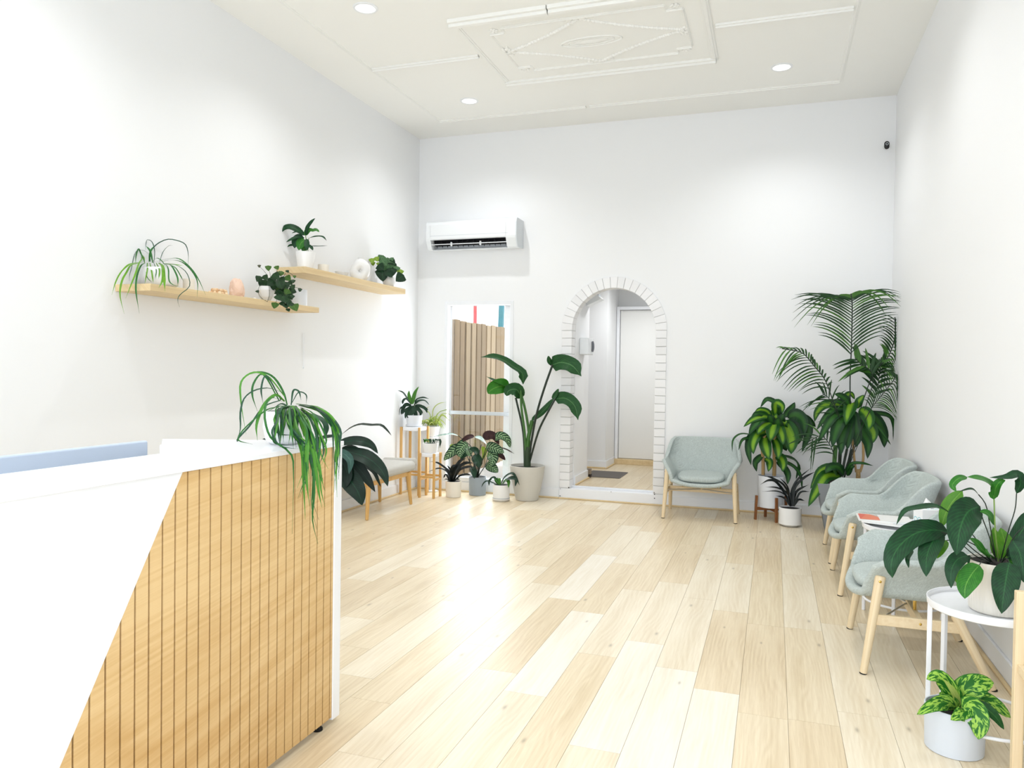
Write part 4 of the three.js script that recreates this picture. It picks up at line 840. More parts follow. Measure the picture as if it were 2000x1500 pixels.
  ["lance",0,12,0.56,54,151,-22,65,148,-3,82,138,22],
  ["lance",1,12,0.54,-49,138,14,-48,145,50,-48,139,56],
  ["lance",2,12,0.73,32,152,-14,44,143,25,56,147,31],
  ["lance",1,8,0.63,-34,148,9,-15,147,27,-21,136,57],
  ["lance",2,8,0.7,-9,155,0,-3,147,23,20,119,54],
  ["lance",1,16,0.73,-32,143,8,-35,139,13,-10,90,23],
  ["lance",1,16,0.45,-44,136,12,-32,142,56,-30,148,81],
  ["lance",1,12,0.57,-46,145,13,-37,144,50,-36,142,52],
  ["lance",2,8,0.73,42,149,-18,53,145,-4,96,115,49],
  ["lance",1,12,0.69,-36,153,9,-34,146,40,-21,117,68],
  ["lance",0,12,0.4,-14,148,2,3,143,9,16,107,24],
  ["lance",1,8,0.4,32,133,-14,62,150,26,60,139,51],
  ["lance",0,12,0.53,47,156,-19,76,145,16,66,145,38],
  ["lance",0,16,0.38,35,131,-15,35,145,11,68,109,38],
  ["lance",1,16,0.45,-43,154,12,-39,146,37,-34,116,73],
  ["lance",2,8,0.38,-40,153,11,-17,145,26,-28,138,38],
  ["lance",1,16,0.62,-61,135,18,-64,141,27,-48,99,46],
  ["lance",1,8,0.66,-63,132,19,-56,139,29,-32,143,40],
  ["lance",1,12,0.71,5,138,-4,6,140,-2,33,99,29],
  ["lance",0,16,0.41,-60,128,18,-61,145,36,-46,119,45],
  ["lance",2,8,0.64,-20,141,4,-3,146,12,-7,135,21],
  ["lance",2,12,0.61,15,140,-8,20,144,13,41,142,36],
  ["lance",1,12,0.41,58,154,-23,61,146,-6,54,138,10],
  ["lance",0,12,0.7,15,136,-8,37,146,20,54,142,31],
  ["lance",1,12,0.74,-30,134,7,-8,142,25,17,101,66],
  ["lance",2,16,0.44,18,138,-9,31,141,2,51,96,55],
  ["lance",0,12,0.73,-65,143,19,-68,145,39,-35,135,51],
  ["lance",0,8,0.51,-46,146,13,-51,143,36,-32,139,40],
  ["lance",0,9,0.54,71,139,-27,119,136,-14,125,98,-3],
  ["lance",0,9,0.75,71,139,-27,100,142,-18,109,94,3],
  ["lance",2,9,0.68,71,139,-27,96,139,-23,105,52,5],
  ["lance",2,9,0.41,71,139,-27,107,148,-19,120,86,-1],
  ["lance",2,9,0.52,71,139,-27,110,149,-23,120,57,0],
  ["lance",0,9,0.56,71,139,-27,107,148,-22,111,72,3],
  ["lance",2,9,0.49,71,139,-27,111,134,-10,118,108,0],
  ["lance",0,9,0.43,71,139,-27,108,147,-23,113,57,2],
 ],
 black_strap: [
  ["strap",0,26,0.48,-25,164,5,2,276,97,-77,353,135,-133,387,154,-207,400,179],
  ["strap",0,25,0.36,-35,174,8,-64,288,68,-138,316,93,-253,275,133],
  ["strap",0,22,0.53,-7,164,-1,-57,272,-63,-115,350,-45],
  ["strap",0,41,0.48,-25,164,5,36,311,55,90,400,34,154,440,12],
  ["strap",0,41,0.55,-16,164,2,-5,298,-117,79,359,-147,173,361,-179],
  ["strap",0,28,0.74,-7,164,-1,108,318,75,190,348,46,245,349,27],
  ["strap",0,22,0.74,2,164,-4,44,226,-81,118,242,-107,165,228,-123],
  ["strap",0,25,0.46,-35,164,9,-101,235,-17,-128,195,-7],
  ["strap",0,18,0.66,-7,164,-1,26,193,-23,63,189,-36],
  ["strap",0,15,0.4,-35,164,9,-72,193,23,-99,188,33],
  ["strap",0,33,0.71,-16,164,2,15,332,78,60,372,62],
  ["strap",0,26,0.45,-25,164,5,-71,256,-22,-119,315,-7],
 ],
 calathea: [
  ["ovate",0,125,0.75,-128,484,34,-222,515,94,-281,466,132,-347,386,164],
  ["ovate",0,150,0.8,-111,574,26,-151,547,83,-167,490,121,-157,427,130],
  ["ovate",0,95,0.8,-96,544,22,-72,492,92,-56,441,116],
  ["ovate",2,55,0.7,-290,566,88,-269,538,98,-248,524,96],
  ["ovate",3,46,0.25,-217,663,61,-287,681,99,-377,670,142,-469,649,179],
  ["ovate",1,66,0.55,-46,660,2,-99,650,31,-143,625,54,-193,587,75],
  ["ovate",3,110,0.3,88,567,-42,51,620,3,18,645,28,-23,655,47],
  ["ovate",1,110,0.7,78,617,-40,96,668,-47,162,664,-69,221,569,-88],
  ["ovate",0,105,0.6,163,619,-69,233,671,-79,313,633,-94,350,539,-100],
  ["ovate",0,125,0.8,80,537,-38,148,541,-27,236,517,-19,302,484,-29],
  ["ovate",0,140,0.85,100,477,-44,164,453,-17,187,398,15,166,335,42],
  ["ovate",0,115,0.85,84,347,-36,145,328,-15,204,298,-1,243,265,-4],
  ["ovate",2,55,0.5,42,547,-26,78,480,-2,63,397,23],
  ["ovate",4,115,0.85,-51,445,8,5,412,53,46,369,88,43,321,106],
  ["ovate",1,24,0.4,222,539,-87,298,516,-113,389,467,-143],
  ["ovate",1,66,0.6,194,479,-77,243,445,-92,291,395,-108],
  ["ovate",4,75,0.8,-67,315,17,-18,264,71,5,194,100],
  ["ovate",4,60,0.5,-192,403,58,-118,454,31,-60,435,12],
  ["ovate",4,80,0.6,15,456,-15,-24,511,52,-75,521,85],
  ["stem",0,9,0.58,-13,195,0,-16,363,67,-73,534,117],
  ["stem",0,9,0.39,-13,195,0,-128,374,-50,-173,473,-50],
  ["stem",0,9,0.63,-13,195,0,1,407,1,36,568,-11],
  ["stem",0,9,0.38,-8,195,-1,79,371,90,141,545,121],
  ["stem",0,9,0.6,1,195,-5,87,315,29,127,356,23],
  ["stem",0,9,0.38,-8,195,-1,101,422,95,198,605,108],
  ["stem",0,9,0.38,-18,195,2,-40,314,83,-61,416,114],
  ["stem",0,9,0.53,-8,195,-1,71,325,-42,105,456,-59],
  ["stem",0,8,0.57,-13,195,0,-52,505,8,-217,663,61],
  ["stem",0,30,0.72,-13,195,0,-40,303,-11,-51,432,-19],
  ["stem",0,26,0.4,-3,195,-3,16,308,9,16,409,14],
 ],
 droopy_lily: [
  ["lance",0,34,0.45,-24,164,5,-93,244,-13,-142,203,-9,-147,149,-11],
  ["lance",1,43,0.41,-19,164,3,-69,235,-20,-63,195,-32,-45,158,-41],
  ["lance",0,34,0.43,-10,164,0,63,271,53,150,312,72,193,273,82,235,191,84],
  ["lance",0,53,0.47,-5,164,-2,122,259,77,198,257,96,197,180,119],
  ["lance",1,46,0.47,-1,164,-3,74,234,52,104,218,65,111,157,85],
  ["lance",0,15,0.65,-24,164,5,-158,207,32,-194,177,42,-212,136,48],
  ["lance",1,24,0.55,-10,164,0,-27,238,-17,-14,179,-26],
 ],
 bird_of_paradise: [
  ["paddle",0,111,0.45,-64,1255,-4,-65,1380,26,-151,1450,83,-245,1519,138,-358,1552,192,-473,1545,236],
  ["paddle",0,107,0.25,-78,1121,4,-190,1218,68,-320,1270,130,-428,1339,172],
  ["ovate",1,170,0.85,-199,1239,43,-280,1235,133,-352,1199,194,-390,1154,216],
  ["ovate",0,143,0.8,-78,1103,4,-107,1203,91,-178,1185,156,-191,1132,169],
  ["paddle",0,179,0.8,219,1465,-106,337,1502,-78,470,1468,-61,572,1355,-66],
  ["ovate",0,64,0.7,236,1474,-111,211,1518,-66,204,1573,-50],
  ["paddle",0,143,0.75,260,1103,-112,396,1113,-87,503,1037,-65,548,884,-48],
  ["ovate",0,75,0.6,28,863,-28,137,947,-36,224,1047,-49,265,1110,-61],
  ["ovate",0,61,0.5,244,1099,-106,280,1154,-105,309,1217,-110],
  ["stem",1,27,0.49,-12,353,-3,-27,722,26,-62,1007,49,-73,1238,52],
  ["stem",0,23,0.36,-29,353,3,-53,737,3,-137,1111,24],
  ["stem",1,29,0.45,5,362,-9,12,722,1,-42,1042,23,-87,1184,37],
  ["stem",0,25,0.36,-3,353,-6,99,922,21,183,1225,11,263,1474,-15],
  ["stem",0,23,0.64,5,353,-9,141,782,31,228,962,22,301,1108,1],
  ["stem",1,46,0.57,-12,353,-3,4,650,2,43,865,-11],
  ["stem",2,82,0.43,-3,353,-6,-6,505,-8,4,577,-13],
 ],
 corn_plant: [
  ["lance",0,68,0.5,67,864,-41,39,989,-18,-55,1042,22,-116,963,48],
  ["lance",1,87,0.6,25,863,-26,30,1010,73,76,986,83,86,912,95],
  ["lance",0,76,0.7,101,865,-53,143,918,-96,176,962,-124,200,1016,-140],
  ["lance",1,55,0.68,-9,863,-15,-52,925,4,-120,942,30,-166,919,47],
  ["lance",1,87,0.55,-9,854,-15,-85,876,24,-177,848,69,-266,772,107],
  ["lance",0,65,0.68,-9,845,-15,-77,893,9,-145,906,32,-199,864,51],
  ["lance",0,93,0.55,-17,836,-11,-93,846,49,-166,785,109,-215,701,140],
  ["lance",1,98,0.8,0,836,-17,-58,812,54,-107,769,111,-139,704,139],
  ["lance",1,125,0.85,17,837,-23,5,787,43,-10,720,112,-19,647,141],
  ["lance",1,104,0.85,42,828,-32,60,762,33,86,695,81,98,614,102],
  ["lance",1,174,0.85,85,838,-46,136,754,5,170,653,51,172,528,78],
  ["lance",0,131,0.8,118,838,-58,195,779,-55,234,709,-50,236,612,-41],
  ["lance",0,120,0.8,135,865,-64,209,900,-47,276,845,-31,290,710,-9],
  ["lance",0,109,0.75,168,866,-76,252,877,-79,325,756,-66,270,543,-19],
  ["lance",0,65,0.74,202,866,-87,287,872,-122,356,823,-149,395,779,-162],
  ["lance",1,104,0.85,-49,728,2,-132,713,88,-175,620,157,-168,520,174],
  ["lance",0,82,0.8,-91,719,16,-186,683,76,-217,569,113,-188,407,120],
  ["lance",0,26,0.4,-115,683,25,-207,704,121,-297,708,206,-353,656,259,-358,539,282],
  ["lance",0,35,0.63,-115,665,26,-199,666,86,-273,649,135,-306,547,160],
  ["lance",1,114,0.85,-65,683,8,-67,626,71,-48,552,128,-24,472,146],
  ["lance",1,93,0.8,12,667,-18,47,602,42,56,544,79,57,475,97],
  ["lance",0,70,0.51,-82,504,18,-119,468,28,-152,422,38,-138,337,33],
  ["lance",1,70,0.8,-69,469,14,-26,447,42,-20,406,69,-32,350,88],
  ["lance",1,93,0.85,32,506,-21,83,478,24,104,421,65,97,357,86],
  ["lance",0,60,0.37,32,506,-21,126,486,-91,212,448,-151,249,374,-180,226,253,-181],
  ["lance",0,46,0.38,41,470,-24,143,434,1,210,395,16,260,320,32,279,187,47],
  ["lance",0,72,0.45,42,435,-23,110,388,8,148,323,32,146,232,51],
  ["lance",0,109,0.8,-33,818,-5,-66,753,-16,-90,680,-24,-115,616,-20],
  ["lance",0,109,0.8,51,819,-34,53,728,-60,30,636,-70,40,555,-78],
  ["lance",0,109,0.8,102,820,-52,122,702,-88,107,610,-97,134,538,-110],
  ["lance",1,76,0.8,8,863,-21,-2,925,-41,-11,942,-40],
  ["lance",1,93,0.7,27,747,-25,25,840,22,32,911,34],
  ["lance",0,87,0.7,69,748,-39,75,849,-1,103,912,-2],
  ["lance",0,87,0.7,2,747,-16,-17,848,33,-39,901,48],
  ["lance",0,120,0.8,53,739,-33,47,796,17,54,877,48],
  ["lance",1,98,0.7,86,748,-45,101,814,-1,134,842,0],
  ["stem",3,32,0.69,-78,308,20,-81,460,18,-90,611,18,-33,818,-5],
  ["stem",3,36,0.7,24,300,-14,23,470,-18,17,640,-19,34,819,-29],
 ],
 black_strap_white: [
  ["strap",0,25,0.62,9,183,-7,-58,313,-30,-142,411,-3,-199,415,16,-268,375,41],
  ["strap",0,17,0.45,9,183,-7,-25,264,-25,-107,314,-1,-254,312,49],
  ["strap",0,18,0.53,1,183,-4,-57,254,-25,-131,274,0],
  ["strap",0,15,0.53,9,183,-7,-27,358,-34,-102,448,-10],
  ["strap",0,18,0.73,9,192,-7,-63,411,239,-151,468,268,-234,492,296],
  ["strap",0,20,0.57,17,184,-10,23,347,-74,70,434,-92,183,540,-133],
  ["strap",0,24,0.74,25,184,-12,39,351,-53,118,447,-82,223,509,-119],
  ["strap",0,24,0.49,25,184,-12,58,307,-126,163,374,-164],
  ["strap",0,20,0.5,33,184,-15,87,316,-18,168,326,-46],
  ["strap",0,22,0.55,33,184,-15,73,241,-54,130,233,-74],
  ["strap",0,18,0.55,17,184,-10,-24,284,-124,-116,335,-94,-223,342,-57],
  ["strap",0,27,0.46,21,184,-11,16,311,-83,55,415,-98],
  ["strap",0,25,0.51,13,184,-8,-8,285,-71,-59,362,-55],
 ],
 planter_corn: [
  ["lance",1,87,0.7,0,1092,-23,-99,1147,-55,-192,1134,-66,-254,1065,-69,-274,975,-69],
  ["lance",1,118,0.85,39,1143,-37,33,1160,-17,4,1088,70,-26,971,137],
  ["lance",0,112,0.85,32,1093,-34,-59,1011,60,-107,897,126,-133,767,157],
  ["lance",0,112,0.85,40,1085,-36,-28,961,33,-52,838,72,-54,689,89],
  ["lance",0,97,0.85,48,1068,-39,16,952,3,9,845,26,3,741,37],
  ["lance",0,102,0.8,72,1085,-47,121,919,-49,182,803,-61,179,657,-54],
  ["lance",1,118,0.85,103,1111,-58,153,1072,-16,177,1009,23,172,920,49],
  ["lance",1,107,0.8,104,1069,-58,181,964,-41,220,890,-36,219,804,-28],
  ["lance",0,107,0.75,111,1086,-61,233,1028,-118,318,877,-159,329,755,-163],
  ["lance",0,53,0.6,119,1077,-63,250,1070,-138,365,1045,-201,449,961,-244,469,817,-255],
  ["lance",0,61,0.58,24,1109,-31,-121,1100,49,-199,1016,94,-264,912,125],
  ["lance",0,82,0.65,24,1084,-31,-114,1043,74,-185,945,137,-253,801,183],
  ["lance",1,67,0.7,87,1110,-53,91,1170,-28,113,1204,-24,135,1238,-27],
  ["lance",0,72,0.7,31,1118,-34,-23,1194,44,-73,1228,87,-121,1242,111],
  ["lance",0,61,0.51,23,1118,-31,-40,1158,-17,-104,1174,0,-158,1123,18],
  ["lance",1,61,0.74,31,1126,-34,-8,1217,-55,33,1242,-80,66,1192,-95],
  ["lance",0,31,0.64,136,1044,-68,242,965,-52,311,877,-44,368,792,-53],
  ["lance",0,92,0.8,56,1093,-42,64,977,-26,89,845,-19,75,761,-10],
  ["lance",1,74,0.6,-28,505,-1,-120,572,-33,-213,531,-43,-258,434,-53,-298,355,-44],
  ["lance",1,112,0.7,-35,497,2,-175,504,123,-254,387,211,-326,238,266],
  ["lance",0,92,0.6,-12,505,-6,-73,579,74,-146,582,134,-185,533,158],
  ["lance",0,31,0.68,-4,514,-9,35,615,51,116,630,72,215,610,62],
  ["lance",0,61,0.6,12,497,-14,31,577,12,70,595,5],
  ["stem",3,39,0.67,105,474,-46,104,524,-46,100,557,-46],
  ["stem",3,20,0.41,87,532,-41,68,658,-37,55,791,-35,43,917,-34],
  ["stem",3,22,0.56,119,533,-52,141,608,-61,141,793,-65,105,1027,-57],
  ["stem",1,37,0.55,-82,471,19,-102,574,50,-100,777,71],
  ["stem",0,22,0.68,-35,497,2,-18,623,-7,3,740,-16],
  ["stem",0,22,0.67,-19,497,-4,18,623,-19,47,741,-31],
  ["stem",0,22,0.68,-51,488,7,-59,618,-30,-52,751,-50],
 ],
 palm_rachis: [
  ["frond",0,12,0.95,-34,457,2,20,962,-3,14,1380,6,18,1630,7,19,1879,6,15,2079,5,4,2149,7],
  ["frond",1,10,0.5,-50,456,8,-57,963,55,-134,1187,98,-209,1376,134,-306,1499,173,-402,1605,208,-575,1643,269],
  ["frond",2,10,0.35,-19,457,-3,122,1128,-98,244,1467,-160,338,1570,-197,406,1756,-228,422,1951,-238],
  ["frond",3,8,0.6,-19,457,-3,129,968,21,194,1119,15,276,1236,-3,381,1386,-34,465,1428,-62],
  ["frond",4,8,0.6,-27,457,0,153,1132,-35,210,1383,-51,177,1465,-39,105,1514,-15,49,1570,4],
  ["frond",5,7,0.6,-66,456,13,-106,671,81,-158,798,124,-231,864,161,-331,813,203],
  ["frond",5,7,0.6,-58,456,11,-52,794,33,-106,1086,63,-172,1210,87,-220,1243,103],
  ["frond",4,7,0.6,-27,457,0,165,960,-113,248,1256,-160,277,1425,-177,291,1535,-185],
 ],
 front_lily: [
  ["lance",1,44,0.45,-23,425,-1,-36,477,28,-83,510,64,-133,516,88],
  ["lance",1,33,0.55,-20,429,-2,-26,478,36,-14,501,44,3,506,41],
  ["lance",0,40,0.5,58,449,-29,67,494,-14,51,527,4,11,517,30,-54,515,61],
  ["lance",1,28,0.7,-121,509,31,-161,506,74,-184,482,101,-171,461,102],
  ["lance",0,15,0.4,-79,443,18,-105,465,35,-153,456,59],
  ["lance",0,111,0.9,-74,399,17,-127,383,81,-165,327,147,-182,238,185],
  ["lance",2,56,0.75,-138,457,38,-173,405,33,-192,361,31,-204,310,32],
  ["lance",0,29,0.45,-176,369,53,-238,402,107,-310,400,162,-358,389,193,-386,339,210],
  ["lance",0,90,0.75,-186,299,58,-251,311,111,-319,301,165,-380,253,215,-404,199,237,-399,146,240],
  ["lance",0,73,0.85,-210,299,66,-255,270,147,-284,226,215,-289,163,244],
  ["lance",2,37,0.8,-191,266,60,-220,240,109,-234,208,129],
  ["lance",0,17,0.7,-311,226,102,-337,202,151,-334,171,164],
  ["lance",0,56,0.75,-133,228,126,-172,219,160,-198,183,190,-200,120,204],
  ["lance",2,25,0.8,-148,166,47,-155,133,67,-151,105,71],
  ["lance",1,73,0.88,-98,200,141,-130,171,177,-155,132,207,-158,89,216],
  ["lance",0,90,0.9,0,216,128,-13,169,151,-25,113,172,-34,40,185],
  ["lance",0,63,0.8,18,289,94,35,256,111,41,205,132,43,150,141],
  ["lance",1,30,0.6,-17,327,-1,-47,371,46,-66,384,63,-86,387,74],
  ["lance",2,50,0.8,6,198,-6,-7,252,-3,-23,319,1],
  ["lance",2,61,0.8,25,202,-13,28,255,-45,15,309,-54],
  ["lance",1,30,0.6,-30,202,6,-70,241,52,-99,273,78,-121,286,89],
  ["lance",1,28,0.6,-22,198,4,-57,238,88,-72,249,104],
  ["lance",0,13,0.6,-107,211,33,-114,195,48,-113,179,52],
  ["lance",0,63,0.6,29,198,-14,77,261,4,111,289,4,146,266,-3],
  ["lance",0,63,0.6,29,198,-14,90,296,-76,133,354,-104,165,346,-117],
  ["lance",1,63,0.7,33,186,-15,72,208,27,94,183,53,105,131,67],
  ["stem",1,5,0.62,-2,189,-3,-27,326,43,-36,433,56],
  ["stem",0,4,0.63,6,190,-6,22,309,20,41,403,28,43,457,29],
  ["stem",0,4,0.44,-10,189,0,-37,335,6,-54,410,10,-79,443,18],
  ["stem",0,4,0.36,-10,189,0,-44,296,24,-70,363,37,-79,403,40],
  ["stem",0,4,0.4,-30,185,6,-109,301,56,-158,339,78,-183,374,87],
  ["stem",0,4,0.49,-34,183,8,-89,212,41,-140,256,69,-193,306,92],
  ["stem",0,4,0.39,-30,185,6,-97,236,56,-144,276,87,-221,309,122],
  ["stem",0,4,0.68,-26,187,5,-87,256,9,-122,313,11,-131,452,4],
  ["stem",0,4,0.57,-22,185,4,-78,243,22,-130,267,39,-191,266,60],
  ["stem",0,4,0.6,10,185,-7,24,245,31,33,278,36],
  ["stem",0,4,0.6,10,190,-7,55,286,-25,88,325,-37],
  ["stem",0,3,0.62,-38,181,9,-78,195,60,-128,224,103],
  ["stem",0,3,0.55,-46,190,59,-82,213,120,-98,200,141],
  ["stem",0,4,0.35,-6,199,56,-4,227,115,0,216,128],
 ],
 aglaonema: [
  ["ovate",0,65,0.7,14,156,-8,-12,216,10,-69,284,38,-108,271,53],
  ["ovate",1,31,0.5,16,156,-9,0,201,20,-24,245,48,-53,284,65],
  ["ovate",0,60,0.75,11,155,-7,-32,192,46,-94,199,112,-155,173,156],
  ["ovate",0,99,0.8,21,161,-11,35,230,1,81,259,-5,131,265,-19],
  ["ovate",1,26,0.5,19,161,-10,13,213,-9,34,252,-17,73,262,-31],
  ["ovate",0,65,0.6,26,156,-12,85,195,-17,142,179,-25,194,134,-38],
  ["ovate",2,42,0.6,26,156,-12,88,182,15,125,158,29,156,113,29],
  ["ovate",0,91,0.88,9,186,67,38,196,79,57,154,103,54,98,117],
  ["ovate",0,55,0.7,11,179,61,21,181,74,-8,175,108,-40,161,132],
  ["ovate",0,31,0.5,14,156,-8,-3,170,-31,-33,186,-44,-48,186,-40],
  ["ovate",0,57,0.5,24,156,-11,56,178,-47,111,191,-89,153,173,-109],
  ["ovate",0,36,0.7,21,150,-10,0,160,70,8,158,121],
  ["stem",0,6,0.67,17,109,-8,14,156,-8,11,187,-8],
  ["stem",0,7,0.65,25,109,-11,24,156,-11,28,182,-13],
  ["stem",0,6,0.55,32,109,-13,34,156,-15,41,166,-17],
  ["stem",0,6,0.56,12,109,-6,7,150,-5,-9,171,-1],
 ],
 high_lily: [
  ["lance",0,63,0.65,-11,296,-2,-48,335,41,-100,358,85,-139,345,110,-183,310,131],
  ["lance",0,23,0.61,-15,303,-1,-80,334,-5,-139,321,5],
  ["lance",0,37,0.6,-4,296,-5,30,360,17,69,403,21,103,436,14],
  ["lance",1,47,0.7,-8,296,-3,10,340,-19,60,349,-42],
  ["lance",1,32,0.6,41,332,-21,71,350,-50,94,331,-63],
  ["lance",0,27,0.46,23,275,-13,91,284,-9,162,279,-12,197,246,-18],
  ["lance",0,14,0.4,24,205,-12,99,209,-60,162,215,-89],
  ["lance",0,28,0.65,-18,281,0,-48,272,63,-77,246,104,-109,222,124],
  ["lance",0,28,0.55,-29,197,6,-90,210,26,-130,209,39,-181,193,57],
  ["lance",0,81,0.8,-17,274,0,-60,266,22,-81,229,33,-85,183,38],
  ["lance",1,81,0.85,-10,260,-2,-32,222,26,-41,164,41],
  ["lance",0,47,0.8,6,268,-8,23,207,16,28,162,23],
  ["lance",0,30,0.6,10,218,-8,52,192,-8,68,166,-9],
  ["lance",1,49,0.8,-9,211,-1,-26,181,-8,-37,162,-7],
  ["stem",1,7,0.41,5,162,-5,-4,242,-17,-14,299,-19],
  ["stem",1,6,0.65,18,162,-10,16,241,-18,18,276,-21],
  ["stem",1,6,0.58,-8,162,0,-44,245,-27,-42,288,-35],
 ],
 trailing: [
  ["heart",2,27,0.77,4,285,98,15,271,110,20,258,115],
  ["heart",1,51,0.75,43,286,38,54,262,50,59,239,55],
  ["heart",1,43,0.75,103,283,24,122,265,33,135,249,35],
  ["heart",0,61,0.59,-38,207,29,-41,181,45,-50,157,55],
  ["heart",0,55,0.87,18,206,64,43,186,70,63,167,70],
  ["heart",0,76,0.94,111,216,68,144,193,73,171,170,70],
  ["heart",1,48,0.8,111,251,-43,115,228,-29,113,207,-22],
  ["heart",1,64,0.76,131,211,-62,161,192,-57,186,173,-59],
  ["heart",0,30,0.65,138,261,-70,154,247,-60,165,235,-57],
  ["heart",1,27,0.73,261,207,1,271,193,13,275,181,18],
  ["heart",0,35,0.81,227,180,-34,235,163,-22,239,147,-16],
  ["heart",0,91,0.73,5,178,11,4,137,28,-3,97,37],
  ["heart",0,76,0.95,108,166,54,92,143,74,72,121,88],
  ["heart",0,60,0.68,-25,170,16,-25,144,31,-30,118,39],
  ["heart",0,91,0.58,136,171,34,160,132,42,178,94,43],
  ["heart",0,83,0.89,150,163,-23,166,125,-13,176,88,-9],
  ["heart",1,91,0.89,100,127,-58,81,97,-36,56,68,-21],
  ["heart",0,99,0.91,125,105,-2,155,65,4,181,26,2],
  ["heart",0,68,0.71,204,112,-84,191,91,-64,173,70,-51],
  ["heart",0,35,0.86,263,116,-77,268,99,-63,268,83,-57],
  ["heart",0,30,0.68,-8,83,112,10,72,121,22,62,123],
  ["heart",1,40,0.6,43,114,-5,45,96,10,42,79,18],
  ["heart",0,68,0.57,209,60,16,237,37,22,260,14,21],
  ["heart",0,60,0.77,226,38,176,248,15,183,266,-7,184],
  ["heart",0,68,0.84,266,29,162,290,3,169,309,-22,169],
  ["heart",1,59,0.6,220,-19,179,223,-45,193,221,-70,200],
  ["heart",0,51,0.66,284,-26,157,303,-47,166,317,-66,168],
  ["heart",0,59,0.67,333,-11,140,329,-34,156,321,-56,166],
  ["heart",1,76,0.71,344,-29,136,368,-58,144,387,-86,144],
  ["heart",0,35,0.59,265,51,23,270,35,37,270,19,43],
  ["heart",0,35,0.65,305,-64,150,321,-78,160,332,-91,163],
  ["heart",0,55,0.67,38,206,-28,54,180,-18,66,155,-15],
  ["heart",0,72,0.78,100,197,-26,129,172,-20,154,148,-22],
  ["heart",0,72,0.7,82,156,10,86,123,24,85,90,31],
  ["heart",1,64,0.74,205,98,-14,194,77,5,179,57,17],
  ["heart",1,72,0.62,127,135,-46,117,108,-28,103,82,-16],
  ["heart",0,55,0.88,320,11,144,314,-9,161,302,-28,172],
  ["heart",0,48,0.85,248,131,20,267,112,29,281,94,30],
  ["heart",0,48,0.93,260,-13,165,279,-31,174,293,-49,175],
  ["heart",0,48,0.72,3,130,-11,8,107,2,9,86,9],
  ["heart",0,48,0.94,170,169,-50,194,154,-43,212,139,-43],
  ["stem",0,3,0.37,16,121,-8,0,201,-17,-29,247,-14,-72,289,-3],
  ["stem",0,3,0.62,16,121,-8,48,209,15,36,266,26],
  ["stem",0,3,0.62,28,121,-12,69,202,-40,65,277,-44],
  ["stem",0,3,0.56,34,121,-14,112,200,-33,112,229,-33],
  ["stem",0,3,0.54,47,122,-19,101,206,-81,117,254,-101,176,213,-128],
  ["stem",0,3,0.71,-3,121,-2,6,125,82,43,65,159,111,9,199,160,-15,199],
  ["stem",0,3,0.74,16,121,-8,138,39,145,160,-15,199],
  ["stem",0,3,0.36,29,76,-12,81,70,-25,93,83,-29],
  ["stem",0,3,0.68,53,122,-21,183,103,10,308,106,17,332,77,13],
  ["stem",0,3,0.53,59,109,-23,227,57,71,315,-25,131,360,-57,132],
  ["stem",0,3,0.43,59,109,-23,187,32,78,252,-31,136,313,-80,148],
  ["stem",0,3,0.43,53,109,-20,198,14,134,214,-44,181],
 ],
 small_ivy: [
  ["heart",2,65,0.77,-125,298,142,-114,267,154,-109,238,159],
  ["heart",2,51,0.75,-135,268,100,-126,244,112,-121,221,117],
  ["heart",2,65,0.75,-108,317,96,-86,290,104,-68,265,105],
  ["heart",1,96,0.59,-50,341,30,-63,301,50,-79,263,63],
  ["heart",1,96,0.87,-44,289,83,-9,256,87,22,225,83],
  ["heart",0,96,0.94,-60,231,127,-23,200,130,10,171,125],
  ["heart",1,120,0.8,4,287,-7,-2,232,11,-12,179,21],
  ["heart",0,87,0.76,-3,296,-18,32,269,-14,64,243,-19],
  ["heart",0,99,0.65,10,257,-26,40,218,-20,65,180,-22],
  ["heart",0,142,0.73,-24,182,100,-12,118,112,-4,55,117],
  ["heart",0,110,0.81,47,210,27,54,159,41,56,109,47],
  ["heart",2,77,0.73,123,199,-29,121,164,-13,114,129,-4],
  ["heart",0,120,0.95,188,132,27,156,95,54,120,60,73],
  ["heart",1,44,0.68,143,130,-41,143,109,-26,140,90,-18],
  ["heart",1,46,0.58,57,311,59,72,290,69,82,271,72],
  ["heart",2,46,0.89,-95,266,59,-84,244,71,-78,223,75],
  ["heart",1,69,0.89,2,310,-28,-12,286,-8,-31,264,5],
  ["heart",0,94,0.91,-89,196,70,-61,158,76,-37,121,75],
  ["heart",0,94,0.71,1,212,-16,-22,182,7,-50,154,23],
  ["heart",1,73,0.86,87,231,-19,87,197,-3,83,165,5],
  ["heart",0,84,0.68,35,154,96,67,126,100,94,98,98],
  ["heart",1,84,0.6,-19,249,14,-28,213,33,-41,179,44],
  ["stem",0,5,0.41,14,115,-7,-30,214,28,-107,296,67,-154,278,85],
  ["stem",0,5,0.73,18,115,-9,27,204,-44,12,292,-53],
  ["stem",0,5,0.68,26,115,-11,79,174,-19,117,149,-29],
 ],
};

